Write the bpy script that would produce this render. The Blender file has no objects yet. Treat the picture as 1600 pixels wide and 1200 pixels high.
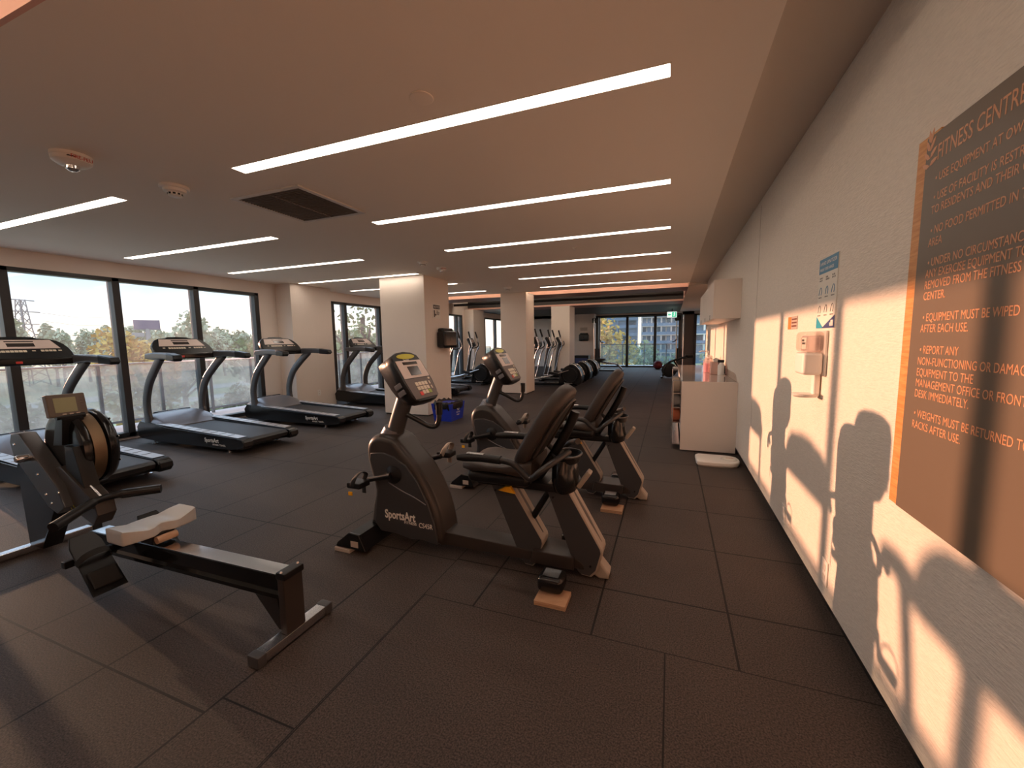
import bpy, bmesh, math, random
from mathutils import Matrix, Vector
random.seed(7)
S = bpy.context.scene
COL = S.collection
PI = math.pi

# ------------------------------------------------------------------ camera
FPX, YAW, PITCH, ROLL = 640.55, -0.369141893, -0.106787801, -0.0146798866
fw = Vector((math.sin(YAW)*math.cos(PITCH), math.cos(YAW)*math.cos(PITCH), math.sin(PITCH)))
rt = Vector((math.cos(YAW), -math.sin(YAW), 0)); up = rt.cross(fw)
r2 = math.cos(ROLL)*rt + math.sin(ROLL)*up; u2 = r2.cross(fw)
cam = bpy.data.cameras.new('camera'); co = bpy.data.objects.new('camera', cam); COL.objects.link(co)
cam.sensor_fit = 'HORIZONTAL'; cam.sensor_width = 36.0; cam.lens = 36.0*FPX/1600.0
cam.clip_start = .02; cam.clip_end = 2000
M = Matrix((r2, u2, -fw)).transposed().to_4x4(); M.translation = (0, 0, 1.4)
co.matrix_world = M
S.camera = co
# ------------------------------------------------------------------ colour management, sky, sun
S.view_settings.view_transform = 'Standard'; S.view_settings.look = 'None'
S.view_settings.exposure = 0.90; S.view_settings.gamma = 1.0; S.view_settings.use_curve_mapping = False

S.cycles.max_bounces = 16; S.cycles.diffuse_bounces = 10; S.cycles.transparent_max_bounces = 24

def lin(r, g, b):
    f = lambda c: c/12.92 if c <= .04045 else ((c+.055)/1.055)**2.4
    return (f(r/255), f(g/255), f(b/255), 1)

W = bpy.data.worlds.new('sky'); S.world = W; W.use_nodes = True
nt = W.node_tree; nt.nodes.clear()
out = nt.nodes.new('ShaderNodeOutputWorld'); bg = nt.nodes.new('ShaderNodeBackground')
tc = nt.nodes.new('ShaderNodeTexCoord'); sp = nt.nodes.new('ShaderNodeSeparateXYZ'); rp = nt.nodes.new('ShaderNodeValToRGB')
nt.links.new(tc.outputs['Generated'], sp.inputs[0]); nt.links.new(sp.outputs['Z'], rp.inputs[0])
nt.links.new(rp.outputs[0], bg.inputs[0]); nt.links.new(bg.outputs[0], out.inputs[0])
cr = rp.color_ramp
cr.elements[0].position = 0.0; cr.elements[0].color = lin(225, 205, 180)
cr.elements[1].position = 1.0; cr.elements[1].color = lin(185, 210, 240)
for p, c in ((.035, (205, 195, 182)), (.07, (172, 180, 186)), (.12, (138, 164, 186)), (.2, (132, 162, 188)), (.36, (190, 210, 232))):
    e = cr.elements.new(p); e.color = lin(*c)
bg.inputs[1].default_value = 1.6

SUN = Vector((1, -.142, -.093)).normalized()
sl = bpy.data.lights.new('sun', 'SUN'); so = bpy.data.objects.new('sun', sl); COL.objects.link(so)
sl.energy = 3.7; sl.color = (1.0, .485, .285); sl.angle = math.radians(.55)
so.rotation_euler = SUN.to_track_quat('-Z', 'Y').to_euler(); so.location = (-30, 6, 6)

# ------------------------------------------------------------------ materials
def mat(name, col, rough=.5, metal=0., spec=.5, emit=None, estr=0., noise=0., nscale=20., bump=0., bscale=200., coat=0., stretch=None):
    m = bpy.data.materials.new(name); m.use_nodes = True
    t = m.node_tree; b = t.nodes['Principled BSDF']
    b.inputs['Base Color'].default_value = col; b.inputs['Roughness'].default_value = rough
    b.inputs['Metallic'].default_value = metal; b.inputs['Specular IOR Level'].default_value = spec
    b.inputs['Coat Weight'].default_value = coat
    if emit: b.inputs['Emission Color'].default_value = emit; b.inputs['Emission Strength'].default_value = estr
    if noise or bump:
        tcn = t.nodes.new('ShaderNodeTexCoord'); vec = tcn.outputs['Object']
        if stretch:
            mp = t.nodes.new('ShaderNodeMapping'); mp.inputs['Scale'].default_value = stretch
            t.links.new(vec, mp.inputs[0]); vec = mp.outputs[0]
    if noise:
        n = t.nodes.new('ShaderNodeTexNoise'); n.inputs['Scale'].default_value = nscale; n.inputs['Detail'].default_value = 5
        t.links.new(vec, n.inputs['Vector'])
        mx = t.nodes.new('ShaderNodeMix'); mx.data_type = 'RGBA'
        mx.inputs[6].default_value = tuple(c*(1-noise) for c in col[:3])+(1,); mx.inputs[7].default_value = tuple(min(1, c*(1+noise)) for c in col[:3])+(1,)
        t.links.new(n.outputs['Fac'], mx.inputs[0]); t.links.new(mx.outputs[2], b.inputs['Base Color'])
    if bump:
        n = t.nodes.new('ShaderNodeTexNoise'); n.inputs['Scale'].default_value = bscale; n.inputs['Detail'].default_value = 3
        t.links.new(vec, n.inputs['Vector'])
        bn = t.nodes.new('ShaderNodeBump'); bn.inputs['Strength'].default_value = bump; bn.inputs['Distance'].default_value = .004
        t.links.new(n.outputs['Fac'], bn.inputs['Height']); t.links.new(bn.outputs[0], b.inputs['Normal'])
    return m

def glassmat(name, tint, gloss=.06, haze=0., hazecol=(1, 1, 1, 1)):
    m = bpy.data.materials.new(name); m.use_nodes = True; t = m.node_tree; t.nodes.clear()
    o = t.nodes.new('ShaderNodeOutputMaterial'); tr = t.nodes.new('ShaderNodeBsdfTransparent'); tr.inputs[0].default_value = tint
    gl = t.nodes.new('ShaderNodeBsdfGlossy'); gl.inputs['Roughness'].default_value = .02
    mx = t.nodes.new('ShaderNodeMixShader'); mx.inputs[0].default_value = gloss
    t.links.new(tr.outputs[0], mx.inputs[1]); t.links.new(gl.outputs[0], mx.inputs[2]); last = mx
    if haze:
        tl = t.nodes.new('ShaderNodeBsdfTranslucent'); tl.inputs[0].default_value = hazecol
        m2 = t.nodes.new('ShaderNodeMixShader')
        tcn = t.nodes.new('ShaderNodeTexCoord'); n = t.nodes.new('ShaderNodeTexNoise'); n.inputs['Scale'].default_value = 3; n.inputs['Detail'].default_value = 6
        t.links.new(tcn.outputs['Object'], n.inputs['Vector'])
        mr = t.nodes.new('ShaderNodeMapRange'); mr.inputs[1].default_value = .3; mr.inputs[2].default_value = .7
        mr.inputs[3].default_value = haze*.5; mr.inputs[4].default_value = haze*1.4
        t.links.new(n.outputs['Fac'], mr.inputs[0]); t.links.new(mr.outputs[0], m2.inputs[0])
        t.links.new(last.outputs[0], m2.inputs[1]); t.links.new(tl.outputs[0], m2.inputs[2]); last = m2
    t.links.new(last.outputs[0], o.inputs[0]); return m

def floor_material():
    m = mat('rubber_floor', (.05, .05, .05, 1), .62, spec=.35)
    t = m.node_tree; b = t.nodes['Principled BSDF']; N = t.nodes.new; Lk = t.links.new
    tcn = N('ShaderNodeTexCoord'); s = N('ShaderNodeSeparateXYZ'); Lk(tcn.outputs['Object'], s.inputs[0])
    def math_(op, a, c=None):
        n = N('ShaderNodeMath'); n.operation = op
        for i, v in enumerate((a, c)):
            if v is None: continue
            if isinstance(v, (int, float)): n.inputs[i].default_value = v
            else: Lk(v, n.inputs[i])
        return n.outputs[0]
    def lat(ax, o, p):   # distance to the nearest line of a lattice
        v = math_('SUBTRACT', s.outputs[ax], o - p/2)
        v = math_('FLOORED_MODULO', v, p)
        return math_('ABSOLUTE', math_('SUBTRACT', v, p/2))
    def line(d, w): return math_('LESS_THAN', d, w)
    left = math_('LESS_THAN', s.outputs['X'], -1.63)
    band = math_('MULTIPLY', math_('LESS_THAN', s.outputs['X'], -1.245), math_('GREATER_THAN', s.outputs['X'], -1.63))
    right = math_('GREATER_THAN', s.outputs['X'], -1.245)
    far = math_('GREATER_THAN', s.outputs['Y'], 1.82)
    near = math_('SUBTRACT', 1.0, far)
    w = .0052
    mL = math_('MAXIMUM', line(lat('X', -1.63, .648), w), line(lat('Y', .9, 1.29), w))
    mB = math_('MAXIMUM', line(lat('Y', .97, 1.22), w*.7), math_('MAXIMUM', line(lat('X', -1.245, 100), w), line(lat('X', -1.63, 100), w)))
    mR = math_('MAXIMUM', line(lat('X', .305, .625), w), line(lat('Y', 2.21, .65), w))
    mN = math_('MAXIMUM', line(lat('X', .01, 1.25), w*.6), line(lat('Y', 1.82, 1.3), w))
    seam = math_('MAXIMUM', math_('MULTIPLY', left, mL), math_('MULTIPLY', band, mB))
    seam = math_('MAXIMUM', seam, math_('MULTIPLY', right, math_('ADD', math_('MULTIPLY', far, mR), math_('MULTIPLY', near, mN))))
    n1 = N('ShaderNodeTexNoise'); n1.inputs['Scale'].default_value = 150; n1.inputs['Detail'].default_value = 6; n1.inputs['Roughness'].default_value = .75
    n2 = N('ShaderNodeTexNoise'); n2.inputs['Scale'].default_value = 1.7; n2.inputs['Detail'].default_value = 5
    Lk(tcn.outputs['Object'], n1.inputs['Vector']); Lk(tcn.outputs['Object'], n2.inputs['Vector'])
    r = N('ShaderNodeValToRGB'); Lk(n1.outputs['Fac'], r.inputs[0])
    r.color_ramp.elements[0].position = .40; r.color_ramp.elements[0].color = (.022, .0175, .016, 1)
    r.color_ramp.elements[1].position = .66; r.color_ramp.elements[1].color = (.150, .116, .102, 1)
    mx = N('ShaderNodeMix'); mx.data_type = 'RGBA'; mx.blend_type = 'MULTIPLY'; mx.inputs[0].default_value = .5
    r2_ = N('ShaderNodeValToRGB'); Lk(n2.outputs['Fac'], r2_.inputs[0])
    r2_.color_ramp.elements[0].position = .3; r2_.color_ramp.elements[0].color = (.6, .6, .6, 1); r2_.color_ramp.elements[1].position = .7
    Lk(r.outputs[0], mx.inputs[6]); Lk(r2_.outputs[0], mx.inputs[7])
    m3 = N('ShaderNodeMix'); m3.data_type = 'RGBA'; Lk(seam, m3.inputs[0]); Lk(mx.outputs[2], m3.inputs[6]); m3.inputs[7].default_value = (.006, .005, .005, 1)
    Lk(m3.outputs[2], b.inputs['Base Color'])
    h = math_('SUBTRACT', math_('MULTIPLY', n1.outputs['Fac'], .35), seam)
    bp = N('ShaderNodeBump'); bp.inputs['Strength'].default_value = .8; bp.inputs['Distance'].default_value = .004
    Lk(h, bp.inputs['Height']); Lk(bp.outputs[0], b.inputs['Normal'])
    return m

def wood_material(name, a, c, scale=(3, 3, 40)):
    m = mat(name, a, .45); t = m.node_tree; b = t.nodes['Principled BSDF']
    tcn = t.nodes.new('ShaderNodeTexCoord'); mp = t.nodes.new('ShaderNodeMapping'); mp.inputs['Scale'].default_value = scale
    n = t.nodes.new('ShaderNodeTexNoise'); n.inputs['Scale'].default_value = 3; n.inputs['Detail'].default_value = 8; n.inputs['Distortion'].default_value = .6
    r = t.nodes.new('ShaderNodeValToRGB'); r.color_ramp.elements[0].position = .35; r.color_ramp.elements[0].color = a; r.color_ramp.elements[1].position = .68; r.color_ramp.elements[1].color = c
    t.links.new(tcn.outputs['Object'], mp.inputs[0]); t.links.new(mp.outputs[0], n.inputs['Vector']); t.links.new(n.outputs['Fac'], r.inputs[0]); t.links.new(r.outputs[0], b.inputs['Base Color'])
    return m

def G(v, k=1., l=1.): return (v, v*k, v*l, 1)
MT = dict(
    floor=floor_material(),
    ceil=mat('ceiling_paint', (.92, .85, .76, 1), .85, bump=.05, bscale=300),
    ceil_band=mat('ceiling_band_darker', (.66, .59, .52, 1), .8),  # darker tone than the main ceiling
    wallR=mat('woven_vinyl', (.80, .73, .65, 1), .7, noise=.14, nscale=26, bump=.8, bscale=26, stretch=(1, 1.3, 7)),
    wallL=mat('wall_paint', (.80, .72, .65, 1), .8),
    pillar=mat('pillar_laminate', (.80, .71, .63, 1), .55, noise=.03, nscale=12, stretch=(8, 8, .6)),
    brown=mat('brown_panel', (.16, .12, .10, 1), .6),
    base=mat('black_baseboard', (.012, .011, .011, 1), .5),
    terra=mat('terracotta_paint', (.78, .45, .345, 1), .6),
    redwood=wood_material('red_wood', (.12, .036, .021, 1), (.26, .08, .045, 1), (2, 30, 30)),
    darkceil=mat('dark_ceiling', (.045, .038, .034, 1), .6),
    frame=mat('window_frame', (.022, .022, .024, 1), .4),
    glass=glassmat('window_glass', (.97, .985, .985, 1), .035, .035, (.9, .95, 1, 1)),
    rglass=glassmat('dusty_glass', (.50, .55, .55, 1), .04, .15, (.64, .80, .90, 1)),
    fglass=glassmat('railing_glass', (.78, .88, .90, 1), .05, .03, (.8, .9, .95, 1)),
    acrylic=glassmat('acrylic', (.93, .9, .88, 1), .10),
    bottle=glassmat('bottle_plastic', (.95, .9, .9, 1), .08, .35, (1, .9, .88, 1)),
    pink=mat('pink_liquid', (.9, .36, .42, 1), .3),
    led=mat('led_diffuser', (1, 1, 1, 1), .5, emit=(1, .85, .72, 1), estr=5.0),
    cove=mat('cove_led', (1, 1, 1, 1), .5, emit=(1, .78, .60, 1), estr=16.0),
    white=mat('white_plastic', (.86, .83, .78, 1), .4),
    whitem=mat('white_metal', (.72, .68, .63, 1), .35),
    red=mat('red_mark', (.55, .03, .02, 1), .5),
    black=mat('black_plastic', (.009, .009, .010, 1), .34, spec=.35),
    blackg=mat('black_gloss', (.008, .008, .009, 1), .18),
    blackr=mat('black_rubber', (.012, .012, .012, 1), .7),
    darkmetal=mat('dark_metal', (.05, .05, .052, 1), .3, metal=.6),
    graphite=mat('graphite_paint', (.10, .10, .105, 1), .35, metal=.5),
    silver=mat('silver_plastic', (.20, .20, .22, 1), .32, metal=.35),
    railgrey=mat('footrail_grey', (.50, .52, .56, 1), .38, metal=.3),
    belt=mat('running_belt', (.028, .028, .03, 1), .55, bump=.1, bscale=500),
    chrome=mat('chrome', (.75, .75, .76, 1), .12, metal=1),
    steel=mat('satin_steel', (.60, .60, .62, 1), .25, metal=1),
    taupe=mat('taupe_shell', (.036, .029, .026, 1), .36),
    greyp=mat('grey_panel', (.042, .042, .045, 1), .42),
    legbeige=mat('link_beige', (.36, .31, .26, 1), .42),  # on the links, the tone of their lit faces is put into the colour
    vinyl=mat('seat_vinyl', (.040, .031, .027, 1), .5, bump=.08, bscale=300),
    panelb=mat('console_panel', (.62, .52, .48, 1), .4),
    panelg=mat('console_keys_base', (.13, .10, .09, 1), .4),
    lcd=mat('screen_dark', (.035, .028, .026, 1), .15),
    lcdg=mat('screen_green_grey', (.33, .33, .20, 1), .2),
    key=mat('key_cream', (.70, .62, .50, 1), .4),
    keyr=mat('key_red', (.70, .06, .05, 1), .4),
    keyg=mat('key_green', (.35, .45, .10, 1), .4),
    lime=mat('lime_badge', (.50, .46, .02, 1), .3),
    yellow=mat('yellow_lever', (.85, .42, .01, 1), .4),
    lettering=mat('white_lettering', (.80, .76, .70, 1), .5),
    plywood=wood_material('plywood', (.42, .25, .15, 1), (.55, .36, .23, 1)),
    seatw=mat('rower_seat', (.50, .50, .49, 1), .28),
    gold=mat('mesh_bronze', (.26, .18, .11, 1), .28, metal=.8, bump=.5, bscale=350),
    strap=mat('pedal_strap', (.34, .29, .25, 1), .45),
    blue=mat('recycle_blue', (.012, .035, .42, 1), .45),
    bag=mat('bin_bag', (.01, .01, .011, 1), .25),
    signf=mat('sign_taupe', (.165, .125, .092, 1), .42),
    signt=mat('copper_lettering', (.72, .34, .18, 1), .4),
    signw=wood_material('sign_wood', (.60, .24, .07, 1), (.78, .38, .14, 1)),
    paper=mat('paper', (.82, .78, .70, 1), .6),
    pblue=mat('poster_blue', (.06, .24, .42, 1), .5),
    pteal=mat('poster_teal', (.03, .36, .50, 1), .5),
    pnavy=mat('poster_navy', (.05, .07, .20, 1), .5),
    ink=mat('ink', (.06, .05, .05, 1), .6),
    orange=mat('orange_label', (.75, .24, .05, 1), .5),
    cab=mat('cabinet_laminate', (.78, .68, .60, 1), .4),
    counter=mat('counter_gloss', (.55, .47, .42, 1), .05, spec=.9),
    roll=mat('rolled_towel', (.30, .23, .17, 1), .85, bump=.3, bscale=150),
    green=mat('exit_green', (.02, .28, .13, 1), .4, emit=(.1, .7, .4, 1), estr=.5),
    exitw=mat('exit_white', (.8, .85, .8, 1), .4, emit=(.9, 1, .95, 1), estr=.5),
    ballred=mat('ball_red', (.16, .012, .02, 1), .5),
    deck=mat('balcony_deck', (.42, .42, .43, 1), .7, noise=.15, nscale=5),
    grass=mat('grass', (.34, .36, .20, 1), .9, noise=.45, nscale=.12),
    road=mat('asphalt', (.45, .43, .42, 1), .8),
    leafg=mat('leaf_green', (.15, .19, .07, 1), .7, noise=.3, nscale=3),
    leafy=mat('leaf_yellow', (.42, .27, .035, 1), .7, noise=.3, nscale=3),
    leafd=mat('leaf_hazy', (.34, .36, .24, 1), .9, noise=.4, nscale=.6),  # haze over the view is put into this paler leaf colour
    bark=mat('bark', (.06, .045, .03, 1), .9),
    bconc=mat('building_concrete', (.40, .37, .36, 1), .8),
    bdark=mat('building_dark', (.05, .06, .08, 1), .4),
    bglass=mat('building_glass', (.10, .17, .27, 1), .15),
    tower=mat('pylon_steel', (.22, .21, .21, 1), .6),
    sgrey=mat('sticker_silver', (.5, .42, .36, 1), .5),
)

# ------------------------------------------------------------------ mesh helpers
def nb(): return bmesh.new()
def join(bm, t):
    me = bpy.data.meshes.new('t'); t.to_mesh(me); t.free(); bm.from_mesh(me); bpy.data.meshes.remove(me)
def box(bm, lo, hi, bev=0., seg=2, M=None):
    t = nb(); c = [(a+b)/2 for a, b in zip(lo, hi)]; s = [b-a for a, b in zip(lo, hi)]
    bmesh.ops.create_cube(t, size=1, matrix=Matrix.Translation(c) @ Matrix.Diagonal((*s, 1)))
    if bev: bmesh.ops.bevel(t, geom=t.edges[:], offset=min(bev, min(abs(x) for x in s)*.49), segments=seg, affect='EDGES', profile=.5)
    if M is not None: bmesh.ops.transform(t, matrix=M, verts=t.verts[:])
    join(bm, t); return bm
def Box(lo, hi, bev=0., seg=2, M=None): return box(nb(), lo, hi, bev, seg, M)
def prism(bm, pts, a, b, bev=0., seg=2, M=None, axis='y'):
    """polygon pts extruded from a to b; axis y: pts=(x,z); z: pts=(x,y); x: pts=(y,z)"""
    t = nb()
    P = {'y': lambda p, h: (p[0], h, p[1]), 'z': lambda p, h: (p[0], p[1], h), 'x': lambda p, h: (h, p[0], p[1])}[axis]
    va = [t.verts.new(P(p, a)) for p in pts]; vb = [t.verts.new(P(p, b)) for p in pts]; n = len(pts)
    fa = t.faces.new(va); fb = t.faces.new(vb[::-1])
    for i in range(n): t.faces.new((va[i], vb[i], vb[(i+1) % n], va[(i+1) % n]))
    bmesh.ops.recalc_face_normals(t, faces=t.faces[:])
    if bev:
        ed = list(set(fa.edges[:]+fb.edges[:]))
        bmesh.ops.bevel(t, geom=ed, offset=bev, segments=seg, affect='EDGES', profile=.5)
    if M is not None: bmesh.ops.transform(t, matrix=M, verts=t.verts[:])
    join(bm, t); return bm
def Prism(*a, **k): return prism(nb(), *a, **k)
def loft(bm, rings, cap=True, M=None):
    t = nb(); vs = [[t.verts.new(p) for p in r] for r in rings]; n = len(rings[0])
    for a, b in zip(vs, vs[1:]):
        for i in range(n): t.faces.new((a[i], a[(i+1) % n], b[(i+1) % n], b[i]))
    if cap:
        t.faces.new(vs[0][::-1]); t.faces.new(vs[-1])
    bmesh.ops.recalc_face_normals(t, faces=t.faces[:])
    if M is not None: bmesh.ops.transform(t, matrix=M, verts=t.verts[:])
    join(bm, t); return bm
def smooth(path, k=6):
    P = [Vector(p) for p in path]; o = []
    for i in range(len(P)-1):
        p0 = P[max(i-1, 0)]; p1 = P[i]; p2 = P[i+1]; p3 = P[min(i+2, len(P)-1)]
        for j in range(k):
            t = j/k
            o.append(.5*((2*p1)+(p2-p0)*t+(2*p0-5*p1+4*p2-p3)*t*t+(3*p1-p0-3*p2+p3)*t**3))
    o.append(P[-1]); return o
def tube(bm, path, r, n=12, ry=None, side=(0, 1, 0), power=1., M=None):
    """sweep; r along the in-plane normal, ry along 'side'; lists allowed"""
    P = [Vector(p) for p in path]; L = len(P); rings = []
    R = r if isinstance(r, (list, tuple)) else [r]*L
    RY = R if ry is None else (ry if isinstance(ry, (list, tuple)) else [ry]*L)
    sv = Vector(side).normalized()
    prev = None
    for i, p in enumerate(P):
        d = (P[min(i+1, L-1)]-P[max(i-1, 0)]).normalized()
        s = sv - d*sv.dot(d) if prev is None or ry is not None else prev - d*prev.dot(d)
        if s.length < 1e-4: s = d.orthogonal()
        s.normalize(); prev = s; q = d.cross(s).normalized()
        ring = []
        for k in range(n):
            a = 2*PI*k/n; c, sn = math.cos(a), math.sin(a)
            if power != 1.: c = math.copysign(abs(c)**power, c); sn = math.copysign(abs(sn)**power, sn)
            ring.append(p + q*(R[i]*c) + s*(RY[i]*sn))
        rings.append(ring)
    return loft(bm, rings, True, M)
def Tube(*a, **k): return tube(nb(), *a, **k)
def lathe(bm, prof, n=24, M=None):
    rings = [[(max(r, 1e-4)*math.cos(2*PI*k/n), max(r, 1e-4)*math.sin(2*PI*k/n), z) for k in range(n)] for r, z in prof]
    return loft(bm, rings, True, M)
def Lathe(*a, **k): return lathe(nb(), *a, **k)
def T(x, y, z): return Matrix.Translation((x, y, z))
def axisM(o, u, v, n):
    m = Matrix((Vector(u).normalized(), Vector(v).normalized(), Vector(n).normalized())).transposed().to_4x4(); m.translation = o; return m
RX = lambda a: Matrix.Rotation(a, 4, 'X'); RY_ = lambda a: Matrix.Rotation(a, 4, 'Y'); RZ = lambda a: Matrix.Rotation(a, 4, 'Z')

def obj(name, bm, m, parent=None, ang=38, mats=None):
    me = bpy.data.meshes.new(name)
    bmesh.ops.remove_doubles(bm, verts=bm.verts[:], dist=1e-6)
    bm.to_mesh(me); bm.free()
    me.shade_smooth(); me.set_sharp_from_angle(angle=math.radians(ang))
    for q in (mats or [m]): me.materials.append(MT[q] if isinstance(q, str) else q)
    o = bpy.data.objects.new(name, me); COL.objects.link(o)
    if len(me.polygons) < 4000:
        wn = o.modifiers.new('weighted_normals', 'WEIGHTED_NORMAL'); wn.keep_sharp = True
    if parent: o.parent = parent
    return o
def tag(o, label, cat, group=None, kind=None):
    o['label'] = label; o['category'] = cat
    if group: o['group'] = group
    if kind: o['kind'] = kind
    return o
def thing(name, loc, label, cat, group=None, rz=0.):
    o = bpy.data.objects.new(name, None); COL.objects.link(o); o.empty_display_size = .2
    o.location = loc; o.rotation_euler = (0, 0, rz); return tag(o, label, cat, group)
def struct(name, bm, m, parent=None, ang=30):
    o = obj(name, bm, m, parent, ang)
    if parent is None: o['kind'] = 'structure'
    return o
def dup(root, loc, label):
    def cp(o, par):
        c = o.copy(); COL.objects.link(c)
        if par: c.parent = par
        for ch in list(o.children): cp(ch, c)
        return c
    r = cp(root, None); r.location = loc; r['label'] = label; return r
def text(name, body, size, M, m, parent=None, width=None, align='LEFT', ext=.0006, kx=1., shear=0., bold=0.):
    cu = bpy.data.curves.new('t', 'FONT'); cu.body = body; cu.size = size; cu.extrude = ext; cu.align_x = align; cu.shear = shear; cu.offset = bold; cu.resolution_u = 3
    o = bpy.data.objects.new('t', cu); COL.objects.link(o)
    bpy.context.view_layer.update()
    me = bpy.data.meshes.new_from_object(o.evaluated_get(bpy.context.evaluated_depsgraph_get()))
    bpy.data.objects.remove(o); bpy.data.curves.remove(cu)
    if width:
        xs = [v.co.x for v in me.vertices]; kx = width/(max(xs)-min(xs))
    me.transform(M @ Matrix.Diagonal((kx, 1, 1, 1)))
    me.materials.clear(); me.materials.append(MT[m]); me.name = name
    r = bpy.data.objects.new(name, me); COL.objects.link(r)
    if parent: r.parent = parent
    return r

# ------------------------------------------------------------------ the room shell
Z_C = 2.6
struct('floor', Box((-7.75, -3, -.12), (1.75, 21, 0)), 'floor')
XW = -7.56
# window wall: header, jamb pieces, low kerb
b = nb()
box(b, (-7.76, -3, 2.385), (XW, 21, 3.05))
for y0, y1 in ((-3, -2.2), (5.83, 7.70), (14.30, 16.35), (20.2, 21)): box(b, (-7.76, y0, 0), (XW, y1, 2.385))
box(b, (-7.76, -3, -.1), (XW-.02, 21, .035))
struct('wall_left', b, 'wallL')
struct('wall_left_column', Box((XW, 6.22, 0), (-7.15, 7.27, Z_C), .004), 'pillar')
struct('wall_left_column', Box((XW, 14.45, 0), (-7.15, 15.4, Z_C), .004), 'pillar')
def bay(name, y0, y1, muls):
    f = nb(); x0, x1 = -7.70, -7.555; zt, zb = 2.385, .035
    box(f, (x0, y0, zt-.055), (x1, y1, zt), .006); box(f, (x0, y0, zb), (x1, y1, zb+.07), .006)
    ys = [y0+.035]+list(muls)+[y1-.035]
    for y in ys: box(f, (x0, y-.045, zb), (x1, y+.045, zt), .006)
    o = struct(name, f, 'frame')
    for a, c in zip(ys, ys[1:]): obj('window_pane', Box((-7.645, a+.04, zb+.06), (-7.635, c-.04, zt-.05)), 'glass', o)
bay('window_1', -2.2, 5.83, (-.75, .34, 1.43, 2.52, 3.61, 4.70))
bay('window_2', 7.70, 14.30, (8.15, 9.45, 10.55, 11.65, 12.8, 13.9))
bay('window_3', 16.35, 20.2, (17.6, 18.9))
# right wall with a recessed black base
struct('wall_right', Box((.75, -3, .092), (.95, 10.4, 2.68)), 'wallR')
struct('baseboard_right', Box((.79, -3, 0), (.95, 10.4, .092)), 'base')
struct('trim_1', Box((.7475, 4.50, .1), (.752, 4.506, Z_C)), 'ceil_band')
# wider part behind the right wall, far glass wall
struct('wall_right_far', Box((1.6, 10.4, 0), (1.75, 21, 2.7)), 'wallL')
struct('wall_return', Box((.752, 10.4, 0), (1.75, 10.5, 2.7)), 'wallL')
b = nb(); box(b, (.48, 20.75, 0), (.98, 21, 2.6)); struct('wall_far_panel', b, 'brown')
b = nb(); box(b, (-7.75, 20.75, 0), (-3.42, 21, 2.6)); box(b, (-7.75, 20.75, 2.47), (1.75, 21, 3.05)); struct('wall_far', b, 'wallL')
def farwin(name, x0, x1, muls):
    f = nb(); y0, y1 = 20.70, 20.84; zt, zb = 2.47, 0.0
    box(f, (x0, y0, zt-.06), (x1, y1, zt)); box(f, (x0, y0, zb), (x1, y1, .07))
    xs = [x0+.05]+list(muls)+[x1-.05]
    for x in xs: box(f, (x-.06, y0, zb), (x+.06, y1, zt))
    o = struct(name, f, 'frame')
    for a, c in zip(xs, xs[1:]): obj('window_pane', Box((a+.05, 20.765, .06), (c-.05, 20.775, zt-.05)), 'glass', o)
farwin('window_4', -3.42, .48, (-1.98, -.70))
farwin('window_5', .98, 1.6, ())
struct('wall_back', Box((-7.75, -3.2, -.1), (1.75, -3, 3.05)), 'wallL')
# ceiling: flat slabs with two recesses edged in terracotta
struct('ceiling', Box((-7.6, .88, Z_C), (.36, 10.0, 2.78)), 'ceil')
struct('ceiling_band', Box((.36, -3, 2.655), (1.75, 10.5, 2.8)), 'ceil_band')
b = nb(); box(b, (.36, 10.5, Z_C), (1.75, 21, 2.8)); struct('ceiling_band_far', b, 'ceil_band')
struct('ceiling_behind', Box((-7.6, -3, Z_C), (.36, .10, 2.78)), 'ceil')
struct('ceiling_upper', Box((-7.76, -3.2, 3.0), (1.75, 21, 3.15)), 'darkceil')
struct('ceiling_far', Box((-7.6, 16.0, Z_C), (.36, 20.75, 2.78)), 'darkceil')
struct('trim_2', Box((-7.56, .862, Z_C), (.36, .88, 3.0)), 'terra')
for n, y0, y1 in ((3, 10.8, 11.7), (5, 14.8, 16.0)):
    struct('trim_%d' % n, Box((-7.56, y0, Z_C+.004), (.352, y0+.02, 3.0 if n == 3 else 2.665)), 'terra')
    if n == 5: struct('ceiling_beam_face', Box((-7.56, y0, 2.665), (.352, y0+.02, 3.0)), 'darkceil')  # upper beam face: shade above the lit strip is put into the dark material
    struct('trim_%d' % (n+1), Box((-7.56, y0, Z_C), (.352, y1, Z_C+.004)), 'redwood')
    struct('ceiling_beam', Box((-7.56, y0+.02, Z_C+.004), (.352, y1, 3.0)), 'darkceil')
b = nb(); box(b, (.352, 10.0, Z_C), (.36, 10.8, 3.0)); box(b, (.352, 11.7, Z_C), (.36, 14.8, 3.0)); struct('trim_7', b, 'terra')
for y, nm in ((.10, 'above the ceiling gap nearest the camera'), (10.0, 'in the first far ceiling recess'), (13.6, 'in the second far ceiling recess')):
    tag(obj('cove_light', Box((-7.3, y+.001, 2.68), (.2, y+.016, 2.71)), 'cove'), 'thin warm cove light strip hidden '+nm, 'light', 'cove lights')
if True:
    b = nb(); box(b, (-7.5, 13.55, 2.66), (.3, 13.6, 2.74)); struct('trim_8', b, 'darkceil')
# free-standing pillars
def pillar(x0, x1, y0, y1):
    b = nb(); box(b, (x0, y0, .025), (x1, y1, Z_C), .003); o = struct('pillar', b, 'pillar')
    struct('pillar_base', Box((x0+.012, y0+.012, 0), (x1-.012, y1-.012, .025)), 'base', o); return o
for p in ((-5.18, -4.2, 6.5, 7.38), (-4.13, -3.44, 9.93, 10.6), (-4.13, -3.44, 14.78, 15.6), (-4.4, -3.47, 20.1, 20.7)):
    o = pillar(*p)

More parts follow.
